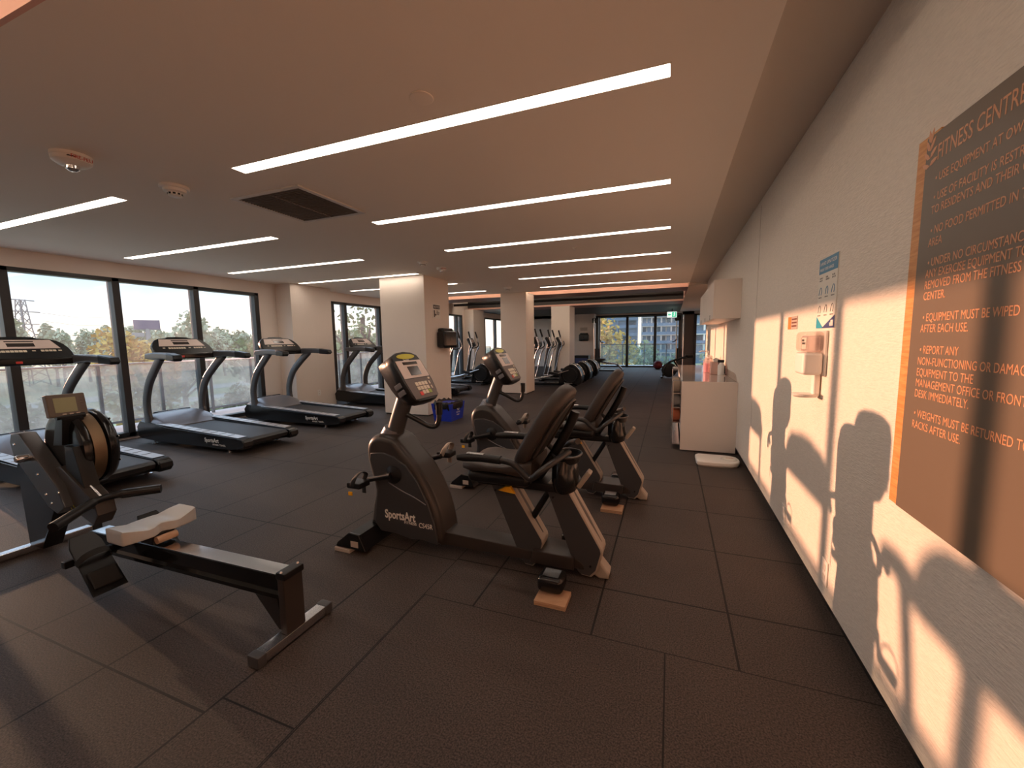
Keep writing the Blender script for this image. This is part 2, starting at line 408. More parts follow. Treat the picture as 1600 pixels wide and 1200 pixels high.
# ------------------------------------------------------------------ ceiling fittings
ordn = ['nearest the camera', 'second from the camera', 'third from the camera', 'fourth from the camera', 'fifth from the camera', 'farthest from the camera']
YS = (2.115, 3.53, 4.95, 6.365, 7.80, 9.25)
def strip(x0, x1, y, label):
    t = thing('ceiling_light', ((x0+x1)/2, y, Z_C), label, 'ceiling light', 'recessed linear ceiling lights')
    h = (x1-x0)/2
    f = nb()
    box(f, (-h-.006, -.056, -.003), (h+.006, -.050, 0)); box(f, (-h-.006, .050, -.003), (h+.006, .056, 0))
    box(f, (-h-.006, -.05, -.003), (-h, .05, 0)); box(f, (h, -.05, -.003), (h+.006, .05, 0))
    obj('frame', f, 'ceil', t); obj('diffuser', Box((-h, -.05, -.002), (h, .05, 0)), 'led', t)
for i, y in enumerate(YS): strip(-2.832, -.033, y, 'long recessed light strip in the right-hand ceiling row, '+ordn[i])
for i, y in enumerate(YS): strip(-7.03, -4.235, y, 'long recessed light strip in the left-hand ceiling row, '+ordn[i])

def vent():
    t = thing('ceiling_vent', (-3.048, 2.834, Z_C), 'square dark ceiling air grille with a pale metal frame', 'vent')
    f = nb(); o_, i_ = .376, .335
    for a, c in (((-o_, -o_), (o_, -i_)), ((-o_, i_), (o_, o_)), ((-o_, -i_), (-i_, i_)), ((i_, -i_), (o_, i_))): box(f, (*a, -.012), (*c, 0), .002)
    obj('frame', f, 'whitem', t); obj('backing', Box((-i_, -i_, -.002), (i_, i_, -.001)), 'black', t)
    s = nb()
    for k in range(26): box(s, (-i_, -i_+.012+k*.0257, -.009), (i_, -i_+.018+k*.0257, -.003))
    box(s, (-.006, -i_, -.0105), (.006, i_, -.003))
    obj('slats', s, mat('vent_slat', (.20, .15, .12, 1), .5), t)
vent()
def smoke(x, y, label, sounder, s=1.):
    t = thing('smoke_detector', (x, y, Z_C), label, 'smoke detector', 'ceiling detectors')
    obj('base_plate', Lathe([(0, 0), (.078*s, 0), (.078*s, -.014*s), (.074*s, -.018*s), (0, -.018*s)]), 'white', t)
    if sounder:
        obj('body', Lathe([(0, -.018*s), (.078*s, -.018*s), (.074*s, -.036*s), (.055*s, -.05*s), (.03*s, -.053*s), (0, -.053*s)]), 'white', t)
        obj('dome', Lathe([(0, -.053*s), (.028*s, -.053*s), (.026*s, -.068*s), (.014*s, -.078*s), (0, -.079*s)]), 'chrome', t)
        v = Vector((-x, -y, 0)).normalized(); u = Vector((-v.y, v.x, 0))
        d = v*math.cos(.55)+u*math.sin(.55); w = Vector((-d.y, d.x, 0))
        text('lettering', 'FIRE-FEU', .024*s, axisM((d*.0775*s - w*.05*s + Vector((0, 0, -.034*s))), w, (0, 0, 1), d), 'red', t)
        obj('slot', Box((v*.07*s-Vector((.004, .02, .034))), (v*.076*s+Vector((.006, .02, -.03)))), 'black', t)
    else:
        obj('body', Lathe([(0, -.018*s), (.062*s, -.018*s), (.058*s, -.034*s), (.04*s, -.04*s), (.038*s, -.056*s), (.03*s, -.062*s), (0, -.062*s)]), 'white', t)
        g = nb()
        for k in range(10):
            a = 2*PI*k/10; box(g, (.0375*s, -.007*s, -.054*s), (.0395*s, .007*s, -.043*s), M=RZ(a))
        obj('inlets', g, 'black', t)
smoke(-3.56, 1.55, 'round white alarm sounder with red lettering on the ceiling, near the left edge', True, 1.25)
smoke(-3.56, 2.13, 'white smoke detector on the ceiling between the alarm and the dark grille', False, 1.2)
smoke(-3.54, 5.47, 'small white detector on the ceiling in front of the first pillar, nearer one of two', False, 1.)
smoke(-3.54, 6.02, 'small white detector on the ceiling in front of the first pillar, farther one of two', True, 1.)
smoke(-3.515, 8.9, 'white smoke detector on the ceiling just in front of the second pillar', False, 1.2)
tag(obj('speaker_cover', Lathe([(0, 0), (.058, 0), (.06, -.004), (.054, -.008), (0, -.008)], M=T(-1.182, 1.87, Z_C)), 'ceil'), 'plain round cover plate on the ceiling above the longest light strip', 'cover plate')
tag(obj('sprinkler', Lathe([(0, 0), (.03, 0), (.03, -.006), (.012, -.01), (.01, -.02), (.022, -.024), (0, -.026)], M=T(-1.213, 5.5, Z_C)), 'white'), 'small sprinkler head on the ceiling between the third and fourth strips', 'sprinkler', 'sprinklers')
tag(obj('sprinkler', Lathe([(0, 0), (.03, 0), (.03, -.006), (.012, -.01), (.01, -.02), (.022, -.024), (0, -.026)], M=T(-1.2, 8.6, Z_C)), 'white'), 'small sprinkler head on the ceiling by the farthest strips', 'sprinkler', 'sprinklers')
for y, z, nm in ((12.3, 2.84, 'nearer'), (13.2, 2.84, 'farther')):
    t = thing('track_light', (-1.7, y, z), 'thin pale spotlight track crossing the dark ceiling recess, '+nm+' one', 'track light', 'ceiling tracks')
    obj('track', Box((-3.6, -.012, 0), (1.75, .012, .02)), 'whitem', t)
    obj('hanger', Box((-.01, -.01, .02), (.01, .01, .16)), 'black', t); obj('hanger', Box((1.5, -.01, .02), (1.52, .01, .16)), 'black', t)
    obj('spot_head', Lathe([(0, 0), (.03, 0), (.03, -.05), (0, -.05)], 14, T(.35, 0, 0)), 'white', t)

# ------------------------------------------------------------------ treadmills (facing the windows, -X)
def make_treadmill():
    t = thing('treadmill', (-6.1, 2.13, 0), 'x', 'treadmill', 'treadmills along the windows')
    # deck with raised side fairings
    prof = [(-1.02, .10), (-1.04, .24), (-.96, .325), (-.72, .31), (-.40, .275), (1.02, .215), (1.12, .20), (1.155, .16), (1.14, .10), (1.02, .07), (.9, .055), (-.6, .055), (-.95, .075)]
    d = nb(); prism(d, prof, -.405, -.27, .012, 2); prism(d, prof, .27, .405, .012, 2)
    inner = [(-1.0, .09), (-1.0, .24), (-.40, .235), (1.04, .185), (1.04, .08)]
    prism(d, inner, -.285, .285)
    obj('deck_frame', d, 'blackg', t)
    b = nb(); prism(b, [(-.52, .232), (-.5, .252), (1.08, .200), (1.125, .17), (1.10, .12), (1.03, .11), (1.03, .17)], -.262, .262)
    obj('belt', b, 'belt', t)
    for s in (-1, 1):
        r = nb()
        a, c = sorted((s*.278, s*.392))
        prism(r, [(-.62, .296), (1.04, .2155), (1.045, .2215), (-.62, .304)], a, c, .002)
        o = obj('foot_rail', r, 'railgrey', t)
        g = nb()
        for k in range(9):
            x = -.45+k*.16; z = .2965-(x+.62)*.0487
            box(g, (x, a+.012, z+.0055), (x+.012, c-.012, z+.0085), M=None)
        obj('grip_grooves', g, 'darkmetal', o)
        e = nb(); prism(e, [(1.0, .075), (1.0, .216), (1.10, .21), (1.16, .17), (1.165, .12), (1.12, .075)], a-.012*(s < 0)-.0, c+.012*(s > 0), .012, 3)
        obj('end_cap', e, 'black', t)
    # motor hood : rounded hump between the posts
    rings = []
    for x, zt, zb, hw in ((-1.07, .20, .16, .28), (-1.06, .31, .15, .37), (-1.0, .385, .14, .395), (-.88, .425, .14, .40), (-.74, .418, .15, .395), (-.6, .37, .2, .39), (-.48, .30, .22, .36), (-.40, .262, .235, .29)):
        ring = []
        for k in range(17):
            a = PI*k/16; c = math.cos(a); ring.append((x+.05*(1-abs(c))*0, hw*math.copysign(abs(c)**.45, c), zb+(zt-zb)*math.sin(a)**.5))
        rings.append(ring)
    h = obj('motor_hood', loft(nb(), rings), 'silver', t, 50)
    obj('hood_strip', Box((-.945, -.24, .40), (-.90, .24, .431), .008), 'black', h)
    text('lettering', 'SportsArt', .04, axisM((-.899, -.07, .405), (0, 1, 0), (-.1, 0, 1), (1, 0, .1)), 'lettering', h)
    # curved uprights with oval section
    for s in (-1, 1):
        p = smooth([(-.80, s*.36, .26), (-.815, s*.365, .42), (-.80, s*.37, .62), (-.69, s*.378, .86), (-.50, s*.395, 1.06), (-.30, s*.415, 1.235)], 6)
        u = obj('upright', Tube(p, [.075]*6+[.062]*(len(p)-6), 16, ry=.034, power=.8), 'graphite', t, 50)
        # handrail arm
        pr = [(-.66, 1.215), (-.64, 1.285), (-.40, 1.305), (-.12, 1.30), (.05, 1.280), (.15, 1.262), (.165, 1.22), (.14, 1.195), (.02, 1.20), (-.2, 1.215), (-.45, 1.20)]
        TH = T(-.62, s*.375, 0) @ RZ(s*.125) @ T(.62, -s*.375, 0)
        a, c = sorted((s*.325, s*.425))
        hr = obj('handrail', Prism(pr, a, c, .022, 3, M=TH), 'graphite', t, 50)
        a2, c2 = sorted((s*.320, s*.430))
        gp = nb(); prism(gp, [(-.03, 1.198), (-.03, 1.296), (.16, 1.268), (.185, 1.22), (.15, 1.187)], a2, c2, .018, 3, M=TH)
        obj('grip', gp, 'black', hr)
    # console: face tilted towards the runner
    v = Vector((-.23, 0, .245)).normalized(); n = Vector((v.z, 0, -v.x)); u = v.cross(n)
    F = axisM((-.44, 0, 1.285), u, v, n)
    half = [(0, -.015), (.36, -.02), (.385, .01), (.388, .07), (.378, .14), (.355, .20), (.315, .25), (.26, .28), (.16, .290), (.13, .312), (0, .320)]
    outl = half+[(-x, y) for x, y in reversed(half[1:-1])]
    bk = [(x*.86, .01+y*.93) for x, y in outl]
    c = nb(); loft(c, [[F @ Vector((x, y, -.11)) for x, y in bk], [F @ Vector((x, y, -.05)) for x, y in outl], [F @ Vector((x, y, -.006)) for x, y in outl], [F @ Vector((x*.975, y*.975+.003, .004)) for x, y in outl]])
    con = obj('console', c, 'black', t, 40)
    p = nb(); prism(p, [(-.30, .13), (.30, .13), (.25, .262), (-.25, .262)], .004, .0075, axis='z', M=F)
    pan = obj('display_panel', p, 'panelb', con)
    q = nb(); box(q, (-.11, .228, .0075), (.11, .243, .009), M=F); box(q, (-.105, .158, .0075), (.105, .21, .009), M=F)
    obj('screen', q, 'lcd', pan)
    k = nb()
    def ky(lo, hi): obj('key', Box(lo, hi, .002, 1, M=F), 'key', con)
    for i in range(7): ky((-.20+i*.032, .078, .004), (-.172+i*.032, .108, .0075))
    for i in range(4): ky((.13+i*.032, .082, .004), (.157+i*.032, .110, .0075))
    for x in (-.27, .06, .27): ky((x, .088, .004), (x+.03, .104, .0075))
    bar = nb(); box(bar, (-.60, -.37, 1.20), (-.42, .37, 1.285), .02, 3); con2 = obj('accessory_tray', bar, 'blackg', t)
    obj('stop_key', Box((-.435, -.10, 1.222), (-.415, -.05, 1.248), .004), 'keyr', con2)
    f = nb()
    for x in (-.75, .80):
        for s in (-1, 1): lathe(f, [(0, 0), (.035, 0), (.035, .012), (.012, .016), (.012, .075), (0, .075)], 14, T(x, s*.35, 0)); obj('leveling_foot', f, 'steel', t); f = nb()
    f.free()
    MY = lambda x, z: axisM((x, -.4055, z), (1, 0, 0), (0, 0, 1), (0, -1, 0))
    text('lettering', 'SportsArt', .075, MY(.42, .135), 'lettering', t, width=.27, bold=.0012)
    text('lettering', 'FITNESS', .03, MY(.57, .095), 'lettering', t, width=.11)
    text('lettering', 'T645L', .035, MY(.70, .094), 'lettering', t, width=.12)
    return t
tm = make_treadmill(); tm.location.y = 2.28
tm['label'] = 'black treadmill nearest the camera at the left edge, behind the rowing machine'
dup(tm, (-6.1, 3.87, 0), 'black treadmill second from the left, by the window with the distant billboard')
dup(tm, (-6.1, 5.47, 0), 'black treadmill third from the left, beside the wall column')
dup(tm, (-6.1, 7.62, 0), 'black treadmill in front of the second window, half behind the first pillar')
dup(tm, (-6.1, 9.4, 0), 'black treadmill mostly hidden behind the first pillar, farthest of the row')

# ------------------------------------------------------------------ recumbent bikes (front to -X)
def make_bike():
    t = thing('recumbent_bike', (-1.1, 2.34, 0), 'x', 'exercise bike', 'recumbent exercise bikes')
    sh = smooth([(-.85, .13), (-.825, .27), (-.80, .38), (-.835, .52), (-.855, .62), (-.845, .70), (-.80, .755), (-.72, .775), (-.62, .755), (-.545, .68), (-.45, .58), (-.37, .46), (-.305, .32), (-.275, .20), (-.262, .10)], 3)
    pts = [(p[0], p[1]) for p in [(v.x, v.y) for v in [Vector((a, b_, 0)) for a, b_ in [(q[0], q[1]) for q in sh]]]]
    pts += [(-.27, .05), (-.40, .07), (-.5, .062), (-.62, .085), (-.74, .085), (-.80, .12)]
    obj('shroud', Prism(pts, -.125, .125, .05, 5), 'taupe', t, 50)
    pp = [(-.79, .16), (-.77, .30), (-.752, .40), (-.79, .53), (-.81, .60), (-.80, .645), (-.70, .655), (-.61, .635), (-.52, .585), (-.43, .48), (-.36, .35), (-.315, .22), (-.295, .12), (-.295, .07), (-.40, .088), (-.5, .08), (-.62, .10), (-.74, .10)]
    for s in (-1, 1):
        a, c = sorted((s*.120, s*.138))
        sp_ = obj('side_panel', Prism(pp, a, c, .006, 2), 'greyp', t, 50)
        rb = nb(); tube(rb, smooth([(-.66, s*.136, .455), (-.56, s*.137, .41), (-.46, s*.137, .375), (-.37, s*.136, .335)], 4), .005, 8, ry=.004); obj('rib', rb, 'silver', sp_, 60)
        obj('crank_disc', Lathe([(0, 0), (.058, 0), (.062, .006), (.045, .012), (.03, .02), (0, .022)], 24, T(-.615, s*.137, .515) @ RX(-PI/2*s)), 'black', sp_)
        # crank, pedal
        d = Vector((-.21, 0, -.055)) if s < 0 else Vector((.19, 0, .06))
        e = Vector((-.615, s*.165, .515)); f = e+d
        ck = nb(); tube(ck, [e, e+d*.5, f], [.022, .017, .018], 10); cr_ = obj('crank', ck, 'black', t)
        y0, y1 = sorted((s*.185, s*.29))
        p = nb(); box(p, (f.x-.055, y0, f.z-.02), (f.x+.055, y1, f.z+.02), .01, 2); pd = obj('pedal', p, 'black', cr_)
        yc = (y0+y1)/2
        st = nb(); tube(st, smooth([(f.x-.005, y0-.005, f.z), (f.x+.02, y0, f.z+.055), (f.x+.025, yc, f.z+.082), (f.x+.02, y1, f.z+.055), (f.x-.005, y1+.006, f.z), (f.x-.008, y1+.007, f.z-.085)], 5), .0035, 8, ry=.017, side=(1, 0, .2)); obj('strap', st, 'blackr' if s < 0 else 'strap', pd)
        if s < 0: obj('strap_buckle', Box((f.x-.03, y0-.013, f.z-.06), (f.x, y0-.004, f.z-.035), .003), 'yellow', pd)
    # mast
    ps = smooth([(-.715, 0, .69), (-.67, 0, .82), (-.62, 0, .95), (-.565, 0, 1.08)], 5)
    obj('mast', Tube(ps, .055, 18, ry=.062), 'graphite', t, 50)
    obj('mast_collar', Tube([(-.735, 0, .70), (-.715, 0, .745), (-.695, 0, .80)], [.092, .080, .068], 18, ry=[.098, .086, .074]), 'silver', t, 50)
    # console
    bt, tp = Vector((-.405, 0, 1.01)), Vector((-.60, 0, 1.325)); v = (tp-bt).normalized(); n = Vector((v.z, 0, -v.x)); u = v.cross(n); F = axisM(bt, u, v, n)
    L = .37
    hf = [(0, -.005), (.10, 0), (.135, .015), (.155, .06), (.168, .14), (.165, .22), (.158, .30), (.138, .348), (.08, .372), (0, .380)]
    ol = hf+[(-x, y) for x, y in reversed(hf[1:-1])]
    sc_ = lambda kx, y0, ky, z: [F @ Vector((x*kx, y0+y*ky, z + (-.03*(y/.37) if z < -.1 else 0))) for x, y in ol]
    con = obj('console', loft(nb(), [sc_(.45, .10, .60, -.135), sc_(.82, .03, .90, -.10), sc_(1.0, 0, 1, -.055), sc_(1.0, 0, 1, -.008), sc_(.96, .008, .965, .004)]), 'black', t, 55)
    obj('console_rear_shell', loft(nb(), [sc_(.40, .13, .5, -.15), sc_(.80, .035, .92, -.118), sc_(.96, .012, .97, -.075), sc_(.985, .005, .985, -.056)]), 'black', con, 55)
    pan = obj('display_panel', Prism([(-.14, .172), (.15, .172), (.142, .305), (-.138, .305)], .004, .007, axis='z', M=F), 'panelb', con)
    q = nb(); box(q, (-.075, .272, .007), (.085, .293, .0085), M=F); box(q, (-.05, .19, .007), (.07, .258, .0085), M=F); obj('screen', q, 'lcd', pan)
    obj('key_base', Prism([(-.135, .02), (.135, .02), (.152, .167), (-.148, .167)], .004, .006, axis='z', M=F), 'panelg', con)
    k = nb()
    for i in range(4):
        for j in range(3):
            if j == 0 and i in (0, 3): continue
            obj('key', Box((-.062+i*.036, .046+j*.032, .006), (-.031+i*.036, .073+j*.032, .009), .003, 1, M=F), 'key', con)
    for z in (.075, .11): obj('key', Box((.098, z, .006), (.112, z+.025, .009), .003, 1, M=F), 'key', con)
    obj('key', Box((.11, .148, .006), (.132, .163, .009), .003, 1, M=F), 'key', con)
    obj('stop_key', Box((-.062, .038, .006), (-.028, .066, .0095), .003, 1, M=F), 'keyr', con); obj('start_key', Box((.046, .046, .006), (.078, .073, .0096), .003, 1, M=F), 'keyg', con)
    bd = nb(); ell = [(.10*math.cos(2*PI*i/24), .337+.02*math.sin(2*PI*i/24)) for i in range(24)]
    prism(bd, ell, .0035, .0065, axis='z', M=F); obj('badge', bd, 'lime', con)
    text('lettering', 'SportsArt', .016, F @ T(-.045, .306, .0045), 'lettering', con)
    cl = nb()
    for z0, x0 in ((.13, .0), (.08, .0)): box(cl, (-.172, z0, -.075), (-.160, z0+.035, -.02), .004, 2, M=F)
    obj('side_button', cl, 'silver', con)
    # front handle loop
    obj('front_handle', Tube(smooth([(-.60, 0, .905), (-.52, .02, .865), (-.44, .05, .818), (-.395, .065, .822), (-.375, .07, .87), (-.372, .07, .95)], 6), .017, 12), 'darkmetal', t, 60)
    obj('handle_grip', Tube([(-.372, .07, .90), (-.371, .07, .93), (-.37, .07, .985)], .023, 12), 'black', t)
    # frame
    fr = nb(); prism(fr, [(-.32, .045), (-.32, .14), (.30, .12), (.62, .115), (.66, .085), (.66, .05)], -.075, .075, .012, 2)
    prism(fr, [(.33, .05), (.35, .135), (.60, .13), (.60, .05)], -.10, .10, .01)
    obj('base_beam', fr, 'taupe', t)
    for x, w_, tp_ in ((-.86, .05, 0), (.52, .06, 1)):
        st = nb()
        if tp_: box(st, (x-w_, -.30, .03), (x+w_, .30, .10), .025, 3)
        else: prism(st, [(x-.12, .03), (x-.105, .055), (x-.01, .135), (x+.07, .13), (x+.12, .03)], -.30, .30, .012, 2); o = obj('stabilizer', st, 'blackg' if tp_ else 'black', t)
        for s in (-1, 1):
            c = nb(); y0, y1 = sorted((s*.20, s*.335))
            if tp_: box(c, (x-w_-.012, y0, .028), (x+w_+.012, y1, .118), .03, 4)
            else:
                y0, y1 = sorted((s*.285, s*.31)); prism(c, [(x-.125, .03), (x-.11, .06), (x-.01, .14), (x+.075, .135), (x+.125, .03)], y0, y1, .008, 2)
            obj('end_cap', c, 'blackg', o)
            if not tp_: obj('foot_plate', Box((x-.13, min(s*.2, s*.315), .0), (x-.0, max(s*.2, s*.315), .028), .004), 'sgrey', o); obj('sticker', Box((x+.01, min(s*.31, s*.312), .05), (x+.07, max(s*.31, s*.312), .09)), 'sgrey', o)
    obj('rear_roller_cover', Prism([(.64, .17), (.70, .16), (.80, .04), (.795, .005), (.74, .0), (.64, .06)], -.05, .05, .015, 3), 'legbeige', t)
    # parallelogram links that carry the seat
    for nm, a in (('front', 0.), ('rear', .40)):
        q = [(.055+a*.93, .545), (.09+a*.93, .56), (.17+a*.93, .55), (.20+a*.93, .515), (.40+a*.90, .19), (.405+a*.90, .165), (.375+a*.9, .05), (.34+a*.9, .01), (.29+a*.88, .015), (.262+a*.88, .05)]
        l = obj('seat_link', Prism(q, -.07, .07, .012, 3), 'legbeige', t, 50)
        g = nb(); tube(g, [(.175+a*.93, 0, .548), (.29+a*.92, 0, .362), (.385+a*.9, 0, .205)], .006, 6, ry=.022); obj('groove', g, 'taupe', l)
        bl = nb()
        for x, z in ((.10+a*.93, .47), (.335+a*.9, .08)): lathe(bl, [(0, 0), (.008, 0), (.007, .004), (0, .004)], 10, T(x, -.07, z) @ RX(PI/2))
        obj('screw', bl, 'black', l)
        obj('shaded_side', Prism([(x*.96+.012+a*.016, z*.95+.012) for x, z in q], -.0715, -.0695), 'greyp', l)  # dark near face: the link's lit and shaded sides are painted as two colours
    obj('gas_spring', Tube([(.24, 0, .16), (.33, 0, .31), (.44, 0, .50)], [.013, .02, .02], 10), 'black', t)
    # seat
    sb = nb(); box(sb, (-.04, -.19, .545), (.36, .19, .625), .035, 4); obj('seat_base', sb, 'black', t)
    rings = []
    for x, z, hw in ((-.075, .665, .15), (-.06, .672, .19), (.0, .685, .205), (.1, .672, .21), (.2, .675, .21), (.3, .70, .20), (.37, .715, .17)):
        ring = []
        for k in range(20):
            a = 2*PI*k/20; c, s = math.cos(a), math.sin(a)
            dip = .022*(1-min(1, abs(c)*1.1)) if s > 0 else 0
            ring.append((x, hw*math.copysign(abs(c)**.5, c), .645+(z-.645)*math.copysign(abs(s)**.5, s)*(1 if s > 0 else .9)-dip*.6))
        rings.append(ring)
    obj('seat', loft(nb(), rings), 'vinyl', t, 60)
    obj('seat_rail', Box((-.02, -.08, .50), (.52, .08, .55), .01), 'black', t)
    # backrest
    b0, b1 = Vector((.285, 0, .655)), Vector((.545, 0, 1.115)); v = (b1-b0).normalized(); n = Vector((-v.z, 0, v.x)); u = v.cross(n); F = axisM(b0, u, v, n)
    Lb = (b1-b0).length
    def brk(nz, kx, e):
        h = [(0, e), (.11*kx, e), (.155*kx, .02+e), (.18*kx, .08+e*.5), (.188*kx, .18), (.185*kx, .32), (.178*kx, Lb-.10), (.155*kx, Lb-.035-e*.6), (.11*kx, Lb-e*.9), (.05*kx, Lb+.012-e), (0, Lb+.014-e)]
        ol = h+[(-x, y) for x, y in reversed(h[1:-1])]
        return [F @ Vector((x, y, nz + .008*math.cos(PI*(y/Lb-.35)) - .02*max(0, y/Lb-.7))) for x, y in ol]
    obj('backrest', loft(nb(), [brk(-.04, .80, .035), brk(-.032, .93, .012), brk(-.012, 1.0, 0), brk(.028, 1.0, 0), brk(.045, .92, .012), brk(.05, .75, .035)]), 'vinyl', t, 60)
    obj('backrest_shell', loft(nb(), [brk(-.055, .60, .12), brk(-.05, .78, .06), brk(-.036, .82, .05)]), 'blackr', t, 60)
    rim = nb()
    tube(rim, smooth([F @ Vector((.135, .10, -.048)), F @ Vector((.145, .25, -.05)), F @ Vector((.135, .40, -.056)), F @ Vector((.08, .47, -.06)), F @ Vector((-.08, .47, -.06)), F @ Vector((-.135, .40, -.056)), F @ Vector((-.145, .25, -.05)), F @ Vector((-.135, .10, -.048))], 4), .009, 8)
    obj('shell_rim', rim, 'vinyl', t, 60)
    obj('backrest_post', Tube(smooth([(.36, 0, .56), (.45, 0, .70), (.54, 0, .86), (.59, 0, .98)], 4), .028, 10), 'black', t)
    # side handles
    for s in (-1, 1):
        p = smooth([(.58, s*.12, .77), (.52, s*.24, .735), (.465, s*.285, .695), (.41, s*.285, .648), (.375, s*.285, .66), (.33, s*.285, .70), (.28, s*.285, .728), (.14, s*.285, .738), (.0, s*.285, .73)], 5)
        h = obj('seat_handle', Tube(p, .018, 12), 'darkmetal', t, 60)
        obj('grip', Tube([p[-9], p[-5], p[-1], p[-1]+Vector((-.04, 0, -.004))], [.024, .024, .024, .018], 12), 'black', h)
        pl = nb(); box(pl, (.02, s*.285-.014, .752), (.13, s*.285+.014, .763), .005, 2); obj('pulse_sensor', pl, 'steel', h)
    # battery pod, bottle basket, rear tab, lever
    pr = []
    for z, r in ((.49, .05), (.51, .09), (.57, .105), (.65, .10), (.70, .085)):
        pr.append([(.53+r*.75*math.cos(2*PI*k/20), r*1.25*math.sin(2*PI*k/20), z) for k in range(20)])
    pod = obj('rear_pod', loft(nb(), pr), 'blackg', t, 60)
    ring = [( .54+.085*math.cos(2*PI*k/20), .11*math.sin(2*PI*k/20), .725) for k in range(21)]
    obj('bottle_holder_rim', Tube(ring, .006, 8), 'graphite', pod)
    obj('bottle_holder', loft(nb(), [[(.54+r*math.cos(2*PI*k/20), r*1.3*math.sin(2*PI*k/20), z) for k in range(20)] for r, z in ((.075, .68), (.083, .722), (.076, .722), (.06, .69))]), 'black', pod)
    obj('lift_tab', Box((.63, -.035, .52), (.66, .035, .64), .008, M=T(.645, 0, .58) @ RY_(.6) @ T(-.645, 0, -.58)), 'legbeige', t)
    obj('adjust_lever', Prism([(.13, .485), (.245, .475), (.215, .52), (.18, .515)], -.115, -.085, .008, 2), 'yellow', t)
    MY = lambda x, z: axisM((x, -.1385, z), (1, 0, 0), (0, 0, 1), (0, -1, 0))
    text('lettering', 'SportsArt', .082, MY(-.70, .205), 'lettering', t, width=.245, bold=.002)
    text('lettering', 'FITNESS', .026, MY(-.545, .182), 'lettering', t, width=.095)
    text('lettering', 'CS45R', .048, MY(-.43, .172), 'lettering', t, width=.105)
    return t
bk = make_bike()
bk['label'] = 'dark grey recumbent exercise bike in the foreground, nearest the camera'
dup(bk, (-.955, 3.645, 0), 'dark grey recumbent exercise bike standing behind the foreground one')
for x, y, l in ((-.56, 2.01, 'tan plywood block under the rear foot of the foreground bike'), (-.415, 3.315, 'tan plywood block under the rear foot of the farther bike')):
    b = nb(); box(b, (-.085, -.07, 0), (.085, .07, .011)); box(b, (-.085, -.07, .0125), (.085, .07, .024)); o = obj('plywood_block', b, 'plywood'); o.location = (x, y, 0); tag(o, l, 'block', 'plywood blocks under the bikes')

